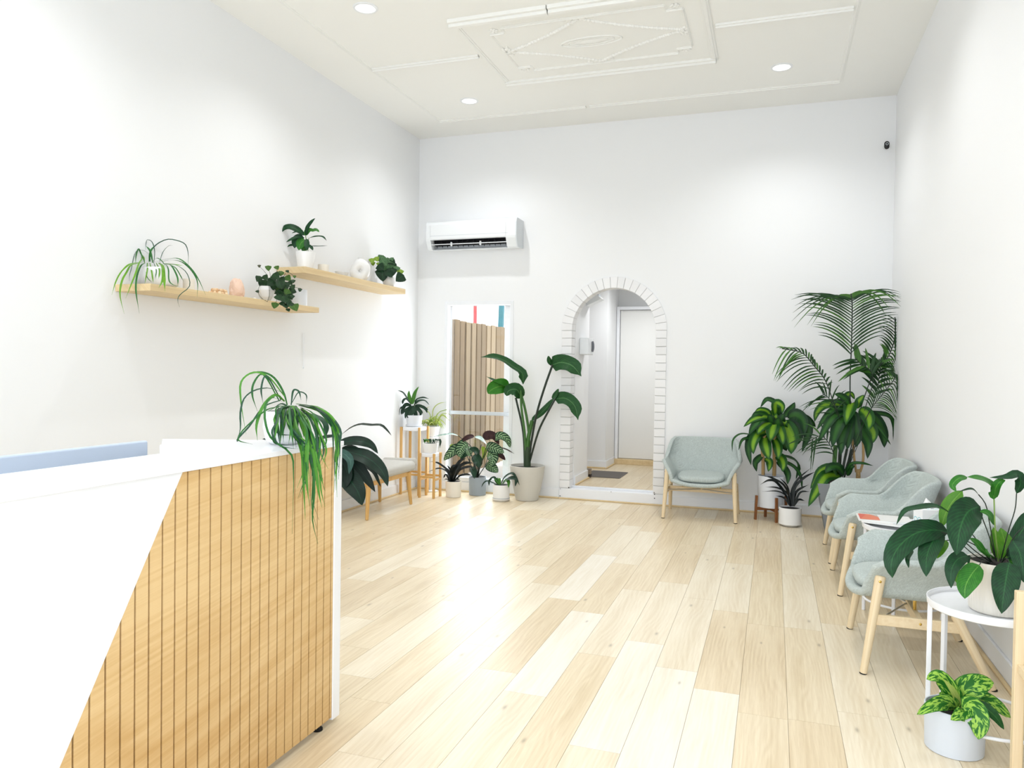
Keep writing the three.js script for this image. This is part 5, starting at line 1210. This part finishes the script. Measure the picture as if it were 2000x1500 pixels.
// ---------------------------------------------------------------- plants
// leaf textures: u across the blade, v from base to tip
const PLAIN = (a, b, rib, s) => tex(96, 192, (u, v) => {
  const d = Math.abs(u - 0.5) * 2, vein = sst(0.55, 1, 0.5 + 0.5 * Math.cos((v * 15 - d * 4) * Math.PI * 2)), n = noise(u * 10, v * 16, s, 10, 16);
  return lerp3(lerp3(a, b, clamp(0.5 * n + 0.5 * vein * (1 - 0.4 * d), 0, 1)), rib, Math.exp(-((d / 0.05) ** 2)) * 0.75);
});
const STRIPE = (edge, mid, s) => tex(96, 192, (u, v) => { const d = Math.abs(u - 0.5) * 2, k = sst(0.62, 0.18, d + 0.25 * (noise(u * 14, v * 3, s, 14, 3) - 0.5)) * sst(0, 0.12, v) * sst(1, 0.8, v); return lerp3(edge.map((c) => c * (0.85 + 0.3 * noise(u * 20, v * 6, s + 1, 20, 6))), mid, k); });
const FEATHER = (a, b, s) => tex(128, 256, (u, v) => { const d = Math.abs(u - 0.5) * 2, k = 0.5 + 0.5 * Math.cos((v * 8 - d * 1.8 + 0.2 * noise(u * 6, v * 6, s, 6, 6)) * Math.PI * 2); return lerp3(a, b, clamp(sst(0.5, 0.85, k) * sst(0.95, 0.7, d) + Math.exp(-((d / 0.05) ** 2)), 0, 1)); });
const BLOTCH = (a, b, s) => tex(128, 256, (u, v) => { const d = Math.abs(u - 0.5) * 2, k = noise(u * 9 + d * 2, v * 20 - d * 7, s) * 0.6 + noise(u * 20, v * 42 - d * 12, s + 1) * 0.4; return lerp3(a, b, clamp(sst(0.42, 0.58, k) * sst(1, 0.86, d) + Math.exp(-((d / 0.045) ** 2)) * 0.4, 0, 1)); });
const leafM = (map, o = {}) => phys({ map, roughness: 0.45, specularIntensity: 0.55, ...o });
const lm = {
  lily: [leafM(PLAIN([10, 46, 24], [24, 82, 38], [52, 110, 56], 301)), leafM(PLAIN([34, 98, 28], [62, 132, 38], [128, 174, 80], 302)), leafM(PLAIN([66, 124, 24], [96, 148, 32], [140, 180, 70], 303))],
  dark: [leafM(PLAIN([5, 28, 18], [14, 50, 32], [34, 78, 54], 304), { roughness: 0.36 }), leafM(PLAIN([5, 22, 18], [14, 42, 28], [30, 60, 44], 305)), leafM(PLAIN([34, 66, 60], [58, 96, 84], [90, 124, 110], 306))],
  strap: [leafM(PLAIN([34, 92, 40], [58, 126, 52], [80, 140, 70], 307)), leafM(PLAIN([84, 140, 26], [120, 170, 44], [140, 184, 70], 308)), leafM(PLAIN([30, 66, 50], [54, 92, 68], [70, 104, 82], 309))],
  counter: [leafM(PLAIN([26, 82, 30], [50, 118, 42], [70, 132, 60], 336)), leafM(PLAIN([58, 118, 32], [88, 146, 46], [110, 160, 66], 337)), leafM(PLAIN([24, 60, 42], [46, 86, 58], [62, 98, 72], 338))],
  drac: [leafM(PLAIN([10, 38, 26], [26, 66, 38], [44, 84, 52], 310)), leafM(PLAIN([50, 108, 30], [78, 134, 40], [110, 160, 64], 311))],
  spider: [leafM(STRIPE([196, 204, 110], [96, 142, 44], 312)), leafM(STRIPE([150, 172, 70], [206, 212, 132], 313)), leafM(PLAIN([110, 140, 52], [150, 172, 76], [190, 200, 110], 314))],
  black: [leafM(PLAIN([10, 16, 18], [22, 32, 30], [34, 44, 42], 315), { roughness: 0.32 })],
  cal: [leafM(FEATHER([16, 50, 28], [150, 182, 134], 316)), leafM(PLAIN([40, 16, 18], [66, 28, 28], [84, 44, 40], 317)), leafM(PLAIN([120, 146, 36], [158, 178, 58], [178, 190, 90], 318)), leafM(FEATHER([88, 122, 108], [196, 214, 204], 319)), leafM(PLAIN([12, 44, 28], [28, 70, 42], [50, 92, 60], 320))],
  bop: [leafM(PLAIN([24, 66, 32], [44, 98, 44], [110, 148, 98], 321)), leafM(PLAIN([36, 104, 18], [60, 132, 30], [120, 166, 70], 322))],
  corn: [leafM(STRIPE([18, 58, 26], [44, 96, 30], 323)), leafM(STRIPE([24, 76, 22], [118, 162, 34], 324))],
  palm: [leafM(PLAIN([22, 54, 26], [44, 84, 34], [60, 98, 46], 325)), leafM(PLAIN([52, 98, 34], [82, 128, 48], [100, 144, 60], 326))],
  agla: [leafM(BLOTCH([34, 104, 32], [158, 204, 84], 327)), leafM(PLAIN([150, 180, 78], [190, 206, 120], [206, 214, 140], 328)), leafM(PLAIN([20, 70, 30], [44, 104, 44], [90, 140, 70], 329))],
  ivy: [leafM(PLAIN([10, 40, 22], [26, 66, 34], [44, 84, 50], 330)), leafM(PLAIN([58, 96, 60], [92, 128, 86], [120, 150, 110], 331)), leafM(PLAIN([110, 146, 44], [150, 176, 72], [180, 196, 110], 332))],
  trail: [leafM(PLAIN([14, 40, 18], [34, 72, 30], [50, 86, 44], 333)), leafM(PLAIN([48, 84, 26], [76, 110, 38], [96, 128, 60], 334)), leafM(PLAIN([60, 66, 44], [90, 92, 66], [100, 104, 80], 335))],
};
const stemM = { green: std({ color: rgb(58, 104, 40), roughness: 0.5 }), dark: std({ color: rgb(24, 40, 26), roughness: 0.5 }), pale: std({ color: rgb(120, 150, 74), roughness: 0.5 }), base: std({ color: rgb(40, 62, 34), roughness: 0.6 }) };
const caneTex = tex(64, 256, (u, v) => { const k = Math.abs((v * 14 + 0.3 * noise(u * 6, v * 8, 5, 6, 8)) % 1 - 0.5) < 0.1 ? 0.45 : 0; return lerp3([204, 172, 118], [112, 84, 52], k + 0.4 * noise(u * 12, v * 30, 6, 12, 30)); });
stemM.cane = std({ map: caneTex, roughness: 0.8 });
const PROFILE = {
  lance: (t) => Math.pow(t, 0.55) * Math.pow(1 - t, 0.82) / 0.402 + 0.03 * (1 - t),
  strap: (t) => (0.55 + 0.45 * sst(0, 0.3, t)) * (1 - sst(0.66, 1.02, t) * 0.96),
  ovate: (t) => Math.sin(Math.PI * Math.pow(t, 0.72)) ** 0.62 * (1 - 0.05 * t),
  paddle: (t) => sst(0, 0.16, t) * (1 - sst(0.72, 1, t) ** 1.4) * (1 - 0.12 * t),
  heart: (t) => Math.pow(Math.sin(Math.PI * Math.pow(t, 0.5)), 0.75),
  leaflet: (t) => (0.35 + 0.65 * sst(0, 0.25, t)) * (1 - t) ** 0.6,
};
function blade(pts, w, n0, prof, { seg = 14, fold = 0.16, wave = 0.03, across = 4 } = {}) {
  const cv = new THREE.CatmullRomCurve3(pts, false, 'centripetal'), pos = [], uv = [], idx = [], ph = rnd() * 6.28; let last = null;
  for (let i = 0; i <= seg; i++) {
    const t = i / seg, p = cv.getPoint(t), T = cv.getTangent(clamp(t, 0.001, 0.999)).normalize();
    let side = V().crossVectors(T, n0); if (side.length() < 0.12) side = last ? last.clone() : V(1, 0, 0); side.normalize(); if (last && side.dot(last) < 0) side.negate(); if (last) side.lerp(last, 0.35).normalize(); last = side;
    const N = V().crossVectors(side, T).normalize(), hw = Math.max(w / 2 * prof(t), 0.0004);
    for (let k = 0; k <= across; k++) {
      const s = k / across * 2 - 1, lift = fold * Math.abs(s) * hw + wave * w * Math.sin(t * 13 + ph + s * 1.5) * Math.abs(s) * Math.min(1, prof(t));
      const q = p.clone().addScaledVector(side, s * hw).addScaledVector(N, lift); pos.push(q.x, q.y, q.z); uv.push(k / across, t);
    }
  }
  const m = across + 1;
  for (let i = 0; i < seg; i++) for (let k = 0; k < across; k++) { const a = i * m + k; idx.push(a, a + 1, a + m, a + 1, a + m + 1, a + m); }
  const g = new THREE.BufferGeometry(); g.setAttribute('position', new THREE.Float32BufferAttribute(pos, 3)); g.setAttribute('uv', new THREE.Float32BufferAttribute(uv, 2)); g.setIndex(idx); g.computeVertexNormals(); return g;
}
const WALLS = { x0: 0.006, x1: W - 0.006, z0: 0.006 };
// turns the leaf list of one plant into parts; every row: [form, shade, width in mm, how far the face turns to the room, path in mm]
function foliage(plant, key, mats, stems, { fold = 0.16, wave = 0.03 } = {}) {
  const b = plant.position, face = V(3.98 - b.x, 0, 8.14 - b.z).normalize();
  for (const [form, m, w, fc, ...c] of LEAVES[key]) {
    const pts = [];
    for (let i = 0; i < c.length; i += 3) pts.push(V(clamp(c[i] / 1000 + b.x, WALLS.x0, WALLS.x1) - b.x, c[i + 1] / 1000, Math.max(c[i + 2] / 1000 + b.z, b.z > 0 ? WALLS.z0 : -9) - b.z));
    const n0 = V(0, 1 - fc, 0).addScaledVector(face, fc).normalize();
    if (form === 'stem') {
      const mat = stems[Math.min(m, stems.length - 1)], r = Math.max(w / 2000, 0.0012);
      mesh('stem', new THREE.TubeGeometry(new THREE.CatmullRomCurve3(pts), 12, r, 8), mat, plant);
    } else if (form !== 'frond') {
      const seg = form === 'heart' ? 6 : form === 'strap' ? 18 : 14;
      mesh('leaf', blade(pts, w / 1000, n0, PROFILE[form], { seg, fold: form === 'heart' ? 0.1 : form === 'strap' ? 0.25 : fold, wave: form === 'strap' ? 0 : form === 'heart' ? 0 : wave, across: form === 'strap' ? 2 : 4 }), mats[m % mats.length], plant);
    }
  }
}
function soil(plant, r, y) {
  const g = new THREE.CircleGeometry(r, 28, 0).rotateX(-Math.PI / 2).translate(0, y, 0); mesh('soil', g, MAT.soil, plant);
}
const cyl = (r, h, t = 0.006, r0 = r) => [[0, 0], [r0 - 0.004, 0], [r0, 0.004], [r, h - 0.003], [r - 0.002, h], [r - t, h - 0.001], [r0 - t, 0.012], [0, 0.012]];
function potted(name, label, pos, geo, mat, soilR, soilY, group = 'potted plants') {
  const p = thing(name, label, 'plant', pos, 0, group); mesh('pot', geo, mat, p); if (soilR) soil(p, soilR, soilY); return p;
}
{ // on the low and high shelves
  let p = potted('strappy_potted_plant', 'strappy light green plant in a white bowl on the low shelf', [0.15, LY, 4.12], lathe([[0, 0], [0.07, 0], [0.1, 0.02], [0.115, 0.07], [0.112, 0.125], [0.106, 0.125], [0.1, 0.03], [0, 0.02]]), MAT.ceramic, 0.107, 0.112);
  foliage(p, 'shelf_strap', lm.strap, [stemM.green]);
  p = potted('trailing_potted_plant', 'trailing small-leaved plant in a white faceted pot on the low shelf', [0.15, LY, 3.03], (() => { const g = lathe([[0, 0], [0.022, 0], [0.055, 0.04], [0.075, 0.095], [0.066, 0.125], [0.06, 0.125], [0.066, 0.095], [0.05, 0.045], [0, 0.02]], 7).toNonIndexed(); g.computeVertexNormals(); return g; })(), MAT.ceramic, 0.06, 0.115);
  foliage(p, 'trailing', lm.trail, [stemM.dark]);
  p = potted('shelf_peace_lily', 'dark peace lily in a white tapered pot on the high shelf', [0.15, HYs, 2.5], lathe(cyl(0.083, 0.15, 0.006, 0.062)), MAT.ceramic, 0.077, 0.138);
  foliage(p, 'high_lily', lm.lily, [stemM.green, stemM.pale]);
  p = potted('small_potted_ivy', 'small grey-green ivy in a white egg-shaped pot on the high shelf', [0.15, HYs, 1.0], lathe([[0, 0], [0.025, 0], [0.05, 0.022], [0.063, 0.06], [0.06, 0.1], [0.054, 0.112], [0.05, 0.112], [0.055, 0.06], [0, 0.02]]), MAT.ceramic, 0.051, 0.104);
  foliage(p, 'small_ivy', lm.ivy, [stemM.green]);
}
{ // on and behind the reception desk
  let p = potted('counter_potted_plant', 'long strappy green plant in a white pot spilling over the desk', [2.223, 1.125, 5.68], lathe([[0, 0], [0.05, 0], [0.068, 0.02], [0.078, 0.07], [0.07, 0.126], [0.064, 0.126], [0.07, 0.07], [0, 0.02]]), MAT.ceramic, 0.065, 0.116);
  foliage(p, 'counter_strap', lm.counter, [stemM.green]);
  p = potted('large_leaf_plant', 'big dark green leafy plant standing behind the end of the desk', [1.36, 0, 4.45], lathe(cyl(0.17, 0.34, 0.01, 0.13)), MAT.planterGrey, 0.158, 0.32);
  foliage(p, 'dark_leaf', lm.dark, [stemM.dark], { wave: 0.02 });
  const stalks = LEAVES.dark_leaf.map((l) => l.slice(4, 7).map((v) => v / 1000));
  for (const q of stalks) mesh('stem', tube([[q[0] * 0.1, 0.31, q[2] * 0.1], [q[0] * 0.45, 0.31 + (q[1] - 0.31) * 0.6, q[2] * 0.4], q], 0.007, 10, 7), stemM.dark, p);
}
{ // by the window
  const bandPot = (r, h) => merge([lathe(cyl(r, h)), lathe([[r, 0.03], [r + 0.002, 0.032], [r, 0.034]])]);
  let p = potted('dracaena_pot', 'dark dracaena in a white pot on the tall stand', [0.15, 0.758, 0.36], merge([lathe(cyl(0.094, 0.13, 0.006, 0.078)), lathe([[0, 0], [0.09, 0], [0.095, 0.022], [0.088, 0.022], [0, 0.006]])]), MAT.ceramicCool, 0.086, 0.12);
  foliage(p, 'tall_dracaena', lm.drac, [stemM.green]); for (const [x, z] of [[0, 0], [0.012, 0.02]]) mesh('stem', rod([x, 0.11, z], [x * 0.5, 0.26, z * 0.5], 0.007), stemM.base, p);
  p = potted('spider_plant', 'pale spider plant in a white pot beside the window frame', [0.264, 0.627, 0.11], lathe(cyl(0.083, 0.122, 0.006, 0.06)), MAT.ceramic, 0.076, 0.112);
  foliage(p, 'spider', lm.spider, [stemM.green]);
  p = potted('mossy_pot', 'small mossy trailing plant in a white pot on the short stand', [0.42, 0.489, 0.5], lathe(cyl(0.086, 0.108, 0.006, 0.072)), MAT.ceramic, 0.079, 0.1);
  foliage(p, 'moss', lm.drac, [stemM.green]);
  p = potted('black_leaf_plant', 'black strap-leaved plant in a cream pot on the floor', [0.65, 0, 0.38], lathe(cyl(0.088, 0.175, 0.007, 0.084)), MAT.cream, 0.081, 0.168);
  foliage(p, 'black_strap', lm.black, [stemM.dark]);
  p = potted('calathea', 'striped calathea in a grey cylinder pot under the window', [0.845, 0, 0.15], lathe(cyl(0.098, 0.205, 0.007, 0.094)), MAT.stoneGrey, 0.09, 0.196);
  foliage(p, 'calathea', lm.cal, [stemM.dark], { wave: 0.015 });
  p = potted('drooping_lily', 'drooping lily in a white pot with a matching saucer', [1.22, 0, 0.4], merge([lathe(cyl(0.09, 0.175)), lathe([[0, 0], [0.092, 0], [0.096, 0.03], [0.092, 0.03], [0, 0.006]])]), MAT.ceramic, 0.083, 0.166);
  mesh('saucer_gap', new THREE.TorusGeometry(0.0915, 0.0022, 6, 48).rotateX(Math.PI / 2).translate(0, 0.0325, 0), MAT.stoneGrey, p);
  foliage(p, 'droopy_lily', lm.drac, [stemM.green]);
  p = potted('bird_of_paradise', 'tall bird of paradise plant in a large pale grey planter', [1.46, 0, 0.24], lathe([[0, 0], [0.115, 0], [0.122, 0.006], [0.15, 0.12], [0.178, 0.26], [0.192, 0.372], [0.19, 0.378], [0.178, 0.376], [0.165, 0.26], [0.12, 0.02], [0, 0.02]], 56), MAT.planterGrey, 0.168, 0.345);
  foliage(p, 'bird_of_paradise', lm.bop, [stemM.dark, stemM.green, stemM.base], { fold: 0.3, wave: 0.03 });
}
{ // back right corner
  const st = thing('walnut_plant_stand', 'walnut mid-century stand under the white pot', 'plant stand', [3.98, 0, 0.35], 0.35);
  for (let k = 0; k < 4; k++) { const a = k * Math.PI / 2; mesh('leg', bar([Math.cos(a) * 0.15, 0, Math.sin(a) * 0.15], [Math.cos(a) * 0.142, 0.235, Math.sin(a) * 0.142], 0.026, 0.022, V(Math.cos(a), 0.01, Math.sin(a))), MAT.walnut, st); }
  for (const a of [0, Math.PI / 2]) mesh('cross_bar', bar([-Math.cos(a) * 0.14, 0.108, -Math.sin(a) * 0.14], [Math.cos(a) * 0.14, 0.108, Math.sin(a) * 0.14], 0.022, 0.03), MAT.walnut, st);
  let p = potted('corn_plant', 'bushy corn plant in a white pot on the walnut stand', [3.98, 0.125, 0.35], lathe(cyl(0.128, 0.305, 0.008, 0.118), 56), MAT.ceramicCool, 0.119, 0.28);
  foliage(p, 'corn_plant', lm.corn, [stemM.green, stemM.green, stemM.base, stemM.cane]);
  p = potted('black_leaf_plant', 'black strap-leaved plant in a white cylinder pot beside the walnut stand', [4.15, 0, 0.6], lathe([[0, 0], [0.07, 0], [0.072, 0.012], [0.098, 0.02], [0.1, 0.026], [0.1, 0.172], [0.097, 0.175], [0.093, 0.174], [0.092, 0.03], [0, 0.026]], 48), MAT.ceramic, 0.093, 0.163);
  foliage(p, 'black_strap_white', lm.black, [stemM.dark]);
  const sq = (h0, h1, y) => { const g = new THREE.CylinderGeometry(h1 * Math.SQRT2, h0 * Math.SQRT2, y, 4, 1).rotateY(Math.PI / 4).translate(0, y / 2, 0).toNonIndexed(); g.computeVertexNormals(); return g; };
  p = potted('palm_planter', 'tall kentia palm and dracaena in a dark grey tapered planter', [4.62, 0, 0.62], sq(0.17, 0.25, 0.44), MAT.darkPlanter, 0.23, 0.443);
  foliage(p, 'planter_corn', lm.corn, [stemM.dark, stemM.green, stemM.base, stemM.cane]);
  const face = V(3.98 - 4.62, 0, 8.14 - 0.62).normalize();
  // fronds: rachis with two ranks of leaflets. [first leaflet along the rachis, count per side, length, width, forward lean, droop, right-rank length]
  const KIND = [[0.48, 24, 0.52, 0.02, 0.92, 0.42, 1], [0.42, 17, 0.3, 0.022, 0.75, 0.55, 0.45], [0.34, 22, 0.24, 0.026, 0.9, 0.4, 1], [0.4, 22, 0.28, 0.014, 0.75, 0.62, 1], [0.45, 8, 0.26, 0.04, 0.85, 0.25, 0.9], [0.3, 9, 0.24, 0.018, 0.8, 0.4, 1]];
  for (const [, kind, w, fc, ...c] of LEAVES.palm_rachis) {
    const pts = []; for (let i = 0; i < c.length; i += 3) pts.push(V(Math.min(c[i] / 1000, 0.4), c[i + 1] / 1000, Math.max(c[i + 2] / 1000, -0.6)));
    const cv = new THREE.CatmullRomCurve3(pts, false, 'centripetal'), fr = mesh('frond', new THREE.TubeGeometry(cv, 40, w / 2200, 7), stemM.dark, p);
    const [t0, n, len, wid, lean, droop, right] = KIND[kind], N = V(0, 1 - fc, 0).addScaledVector(face, fc).normalize();
    for (const s of [-1, 1]) for (let i = 0; i < n; i++) {
      const q = (i + 0.5 * (s > 0)) / n, tipDroop = kind === 0 ? 1 + 1.9 * sst(0.6, 0.98, q) : 1.1, t = t0 + (1 - t0) * q * 0.995, root = cv.getPoint(t), T = cv.getTangent(t);
      const side = V().crossVectors(T, N).normalize().multiplyScalar(s), L = len * (0.62 + 0.5 * Math.sin(Math.PI * (0.12 + 0.78 * q))) * rr(0.88, 1.1) * (s > 0 ? right : 1) * (kind === 0 && q > 0.85 ? 0.8 : 1);
      const dir = side.multiplyScalar(0.85).addScaledVector(T, lean * (kind === 0 ? 1.1 - 0.7 * q : 1)).addScaledVector(face, rr(-0.1, 0.16)).normalize(), path = [];
      // leaflets that would reach a wall stay short of it
      const room = Math.min(1, dir.x > 0 ? (W - 0.02 - 4.62 - root.x) / (dir.x * L) : 1, dir.z < 0 ? (root.z + 0.6) / (-dir.z * L) : 1), len1 = L * Math.max(room, 0.25);
      for (let k = 0; k <= 4; k++) { const u = k / 4, v = root.clone().addScaledVector(dir, len1 * u).add(V(0, -droop * tipDroop * L * u * u * 0.9, 0)); v.x = Math.min(v.x, W - 0.015 - 4.62); v.z = Math.max(v.z, 0.012 - 0.62); path.push(v); }
      mesh('leaflet', blade(path, wid * rr(0.85, 1.15), N, PROFILE.leaflet, { seg: 8, fold: 0.35, wave: 0, across: 2 }), lm.palm[(kind === 0 && q > 0.8) || rnd() < 0.2 ? 1 : 0], fr);
    }
  }
}
{ // right foreground
  const ribbed = (() => { const g = lathe([[0, 0], [0.092, 0], [0.098, 0.006], [0.112, 0.19], [0.11, 0.194], [0.102, 0.193], [0.09, 0.02], [0, 0.02]], 240), p = g.attributes.position; for (let i = 0; i < p.count; i++) { const r = Math.hypot(p.getX(i), p.getZ(i)), y = p.getY(i); if (r > 0.0955 && y > 0.004 && y < 0.1905) { const a = Math.atan2(p.getZ(i), p.getX(i)), k = 1 - 0.018 * (0.5 + 0.5 * Math.cos(a * 48)); p.setX(i, p.getX(i) * k); p.setZ(i, p.getZ(i) * k); } } g.computeVertexNormals(); return g; })();
  let p = potted('peace_lily', 'large peace lily in a ribbed cream pot on the tray table', [4.81, 0.5265, 4.79], ribbed, MAT.cream, 0.103, 0.182);
  foliage(p, 'front_lily', lm.lily, [stemM.dark, stemM.pale], { wave: 0.025 });
  p = potted('aglaonema', 'variegated bright green aglaonema in a pale grey pot on the floor', [4.66, 0, 4.86], lathe(cyl(0.104, 0.165, 0.008, 0.1), 56), std({ color: rgb(214, 221, 230), roughness: 0.6 }), 0.096, 0.15);
  foliage(p, 'aglaonema', lm.agla, [stemM.pale], { wave: 0.02 });
}
// foliage bends where it meets a wall instead of passing through it
scene.updateMatrixWorld(true);
for (const t of scene.children) if (t.userData.group === 'potted plants') t.traverse((o) => {
  if (!['leaf', 'leaflet', 'stem', 'frond'].includes(o.name)) return;
  const p = o.geometry.attributes.position;
  for (let i = 0; i < p.count; i++) { p.setX(i, clamp(p.getX(i) + t.position.x, 0.005, W - 0.005) - t.position.x); p.setZ(i, Math.max(p.getZ(i) + t.position.z, 0.02) - t.position.z); }
});
renderer.render(scene, camera);
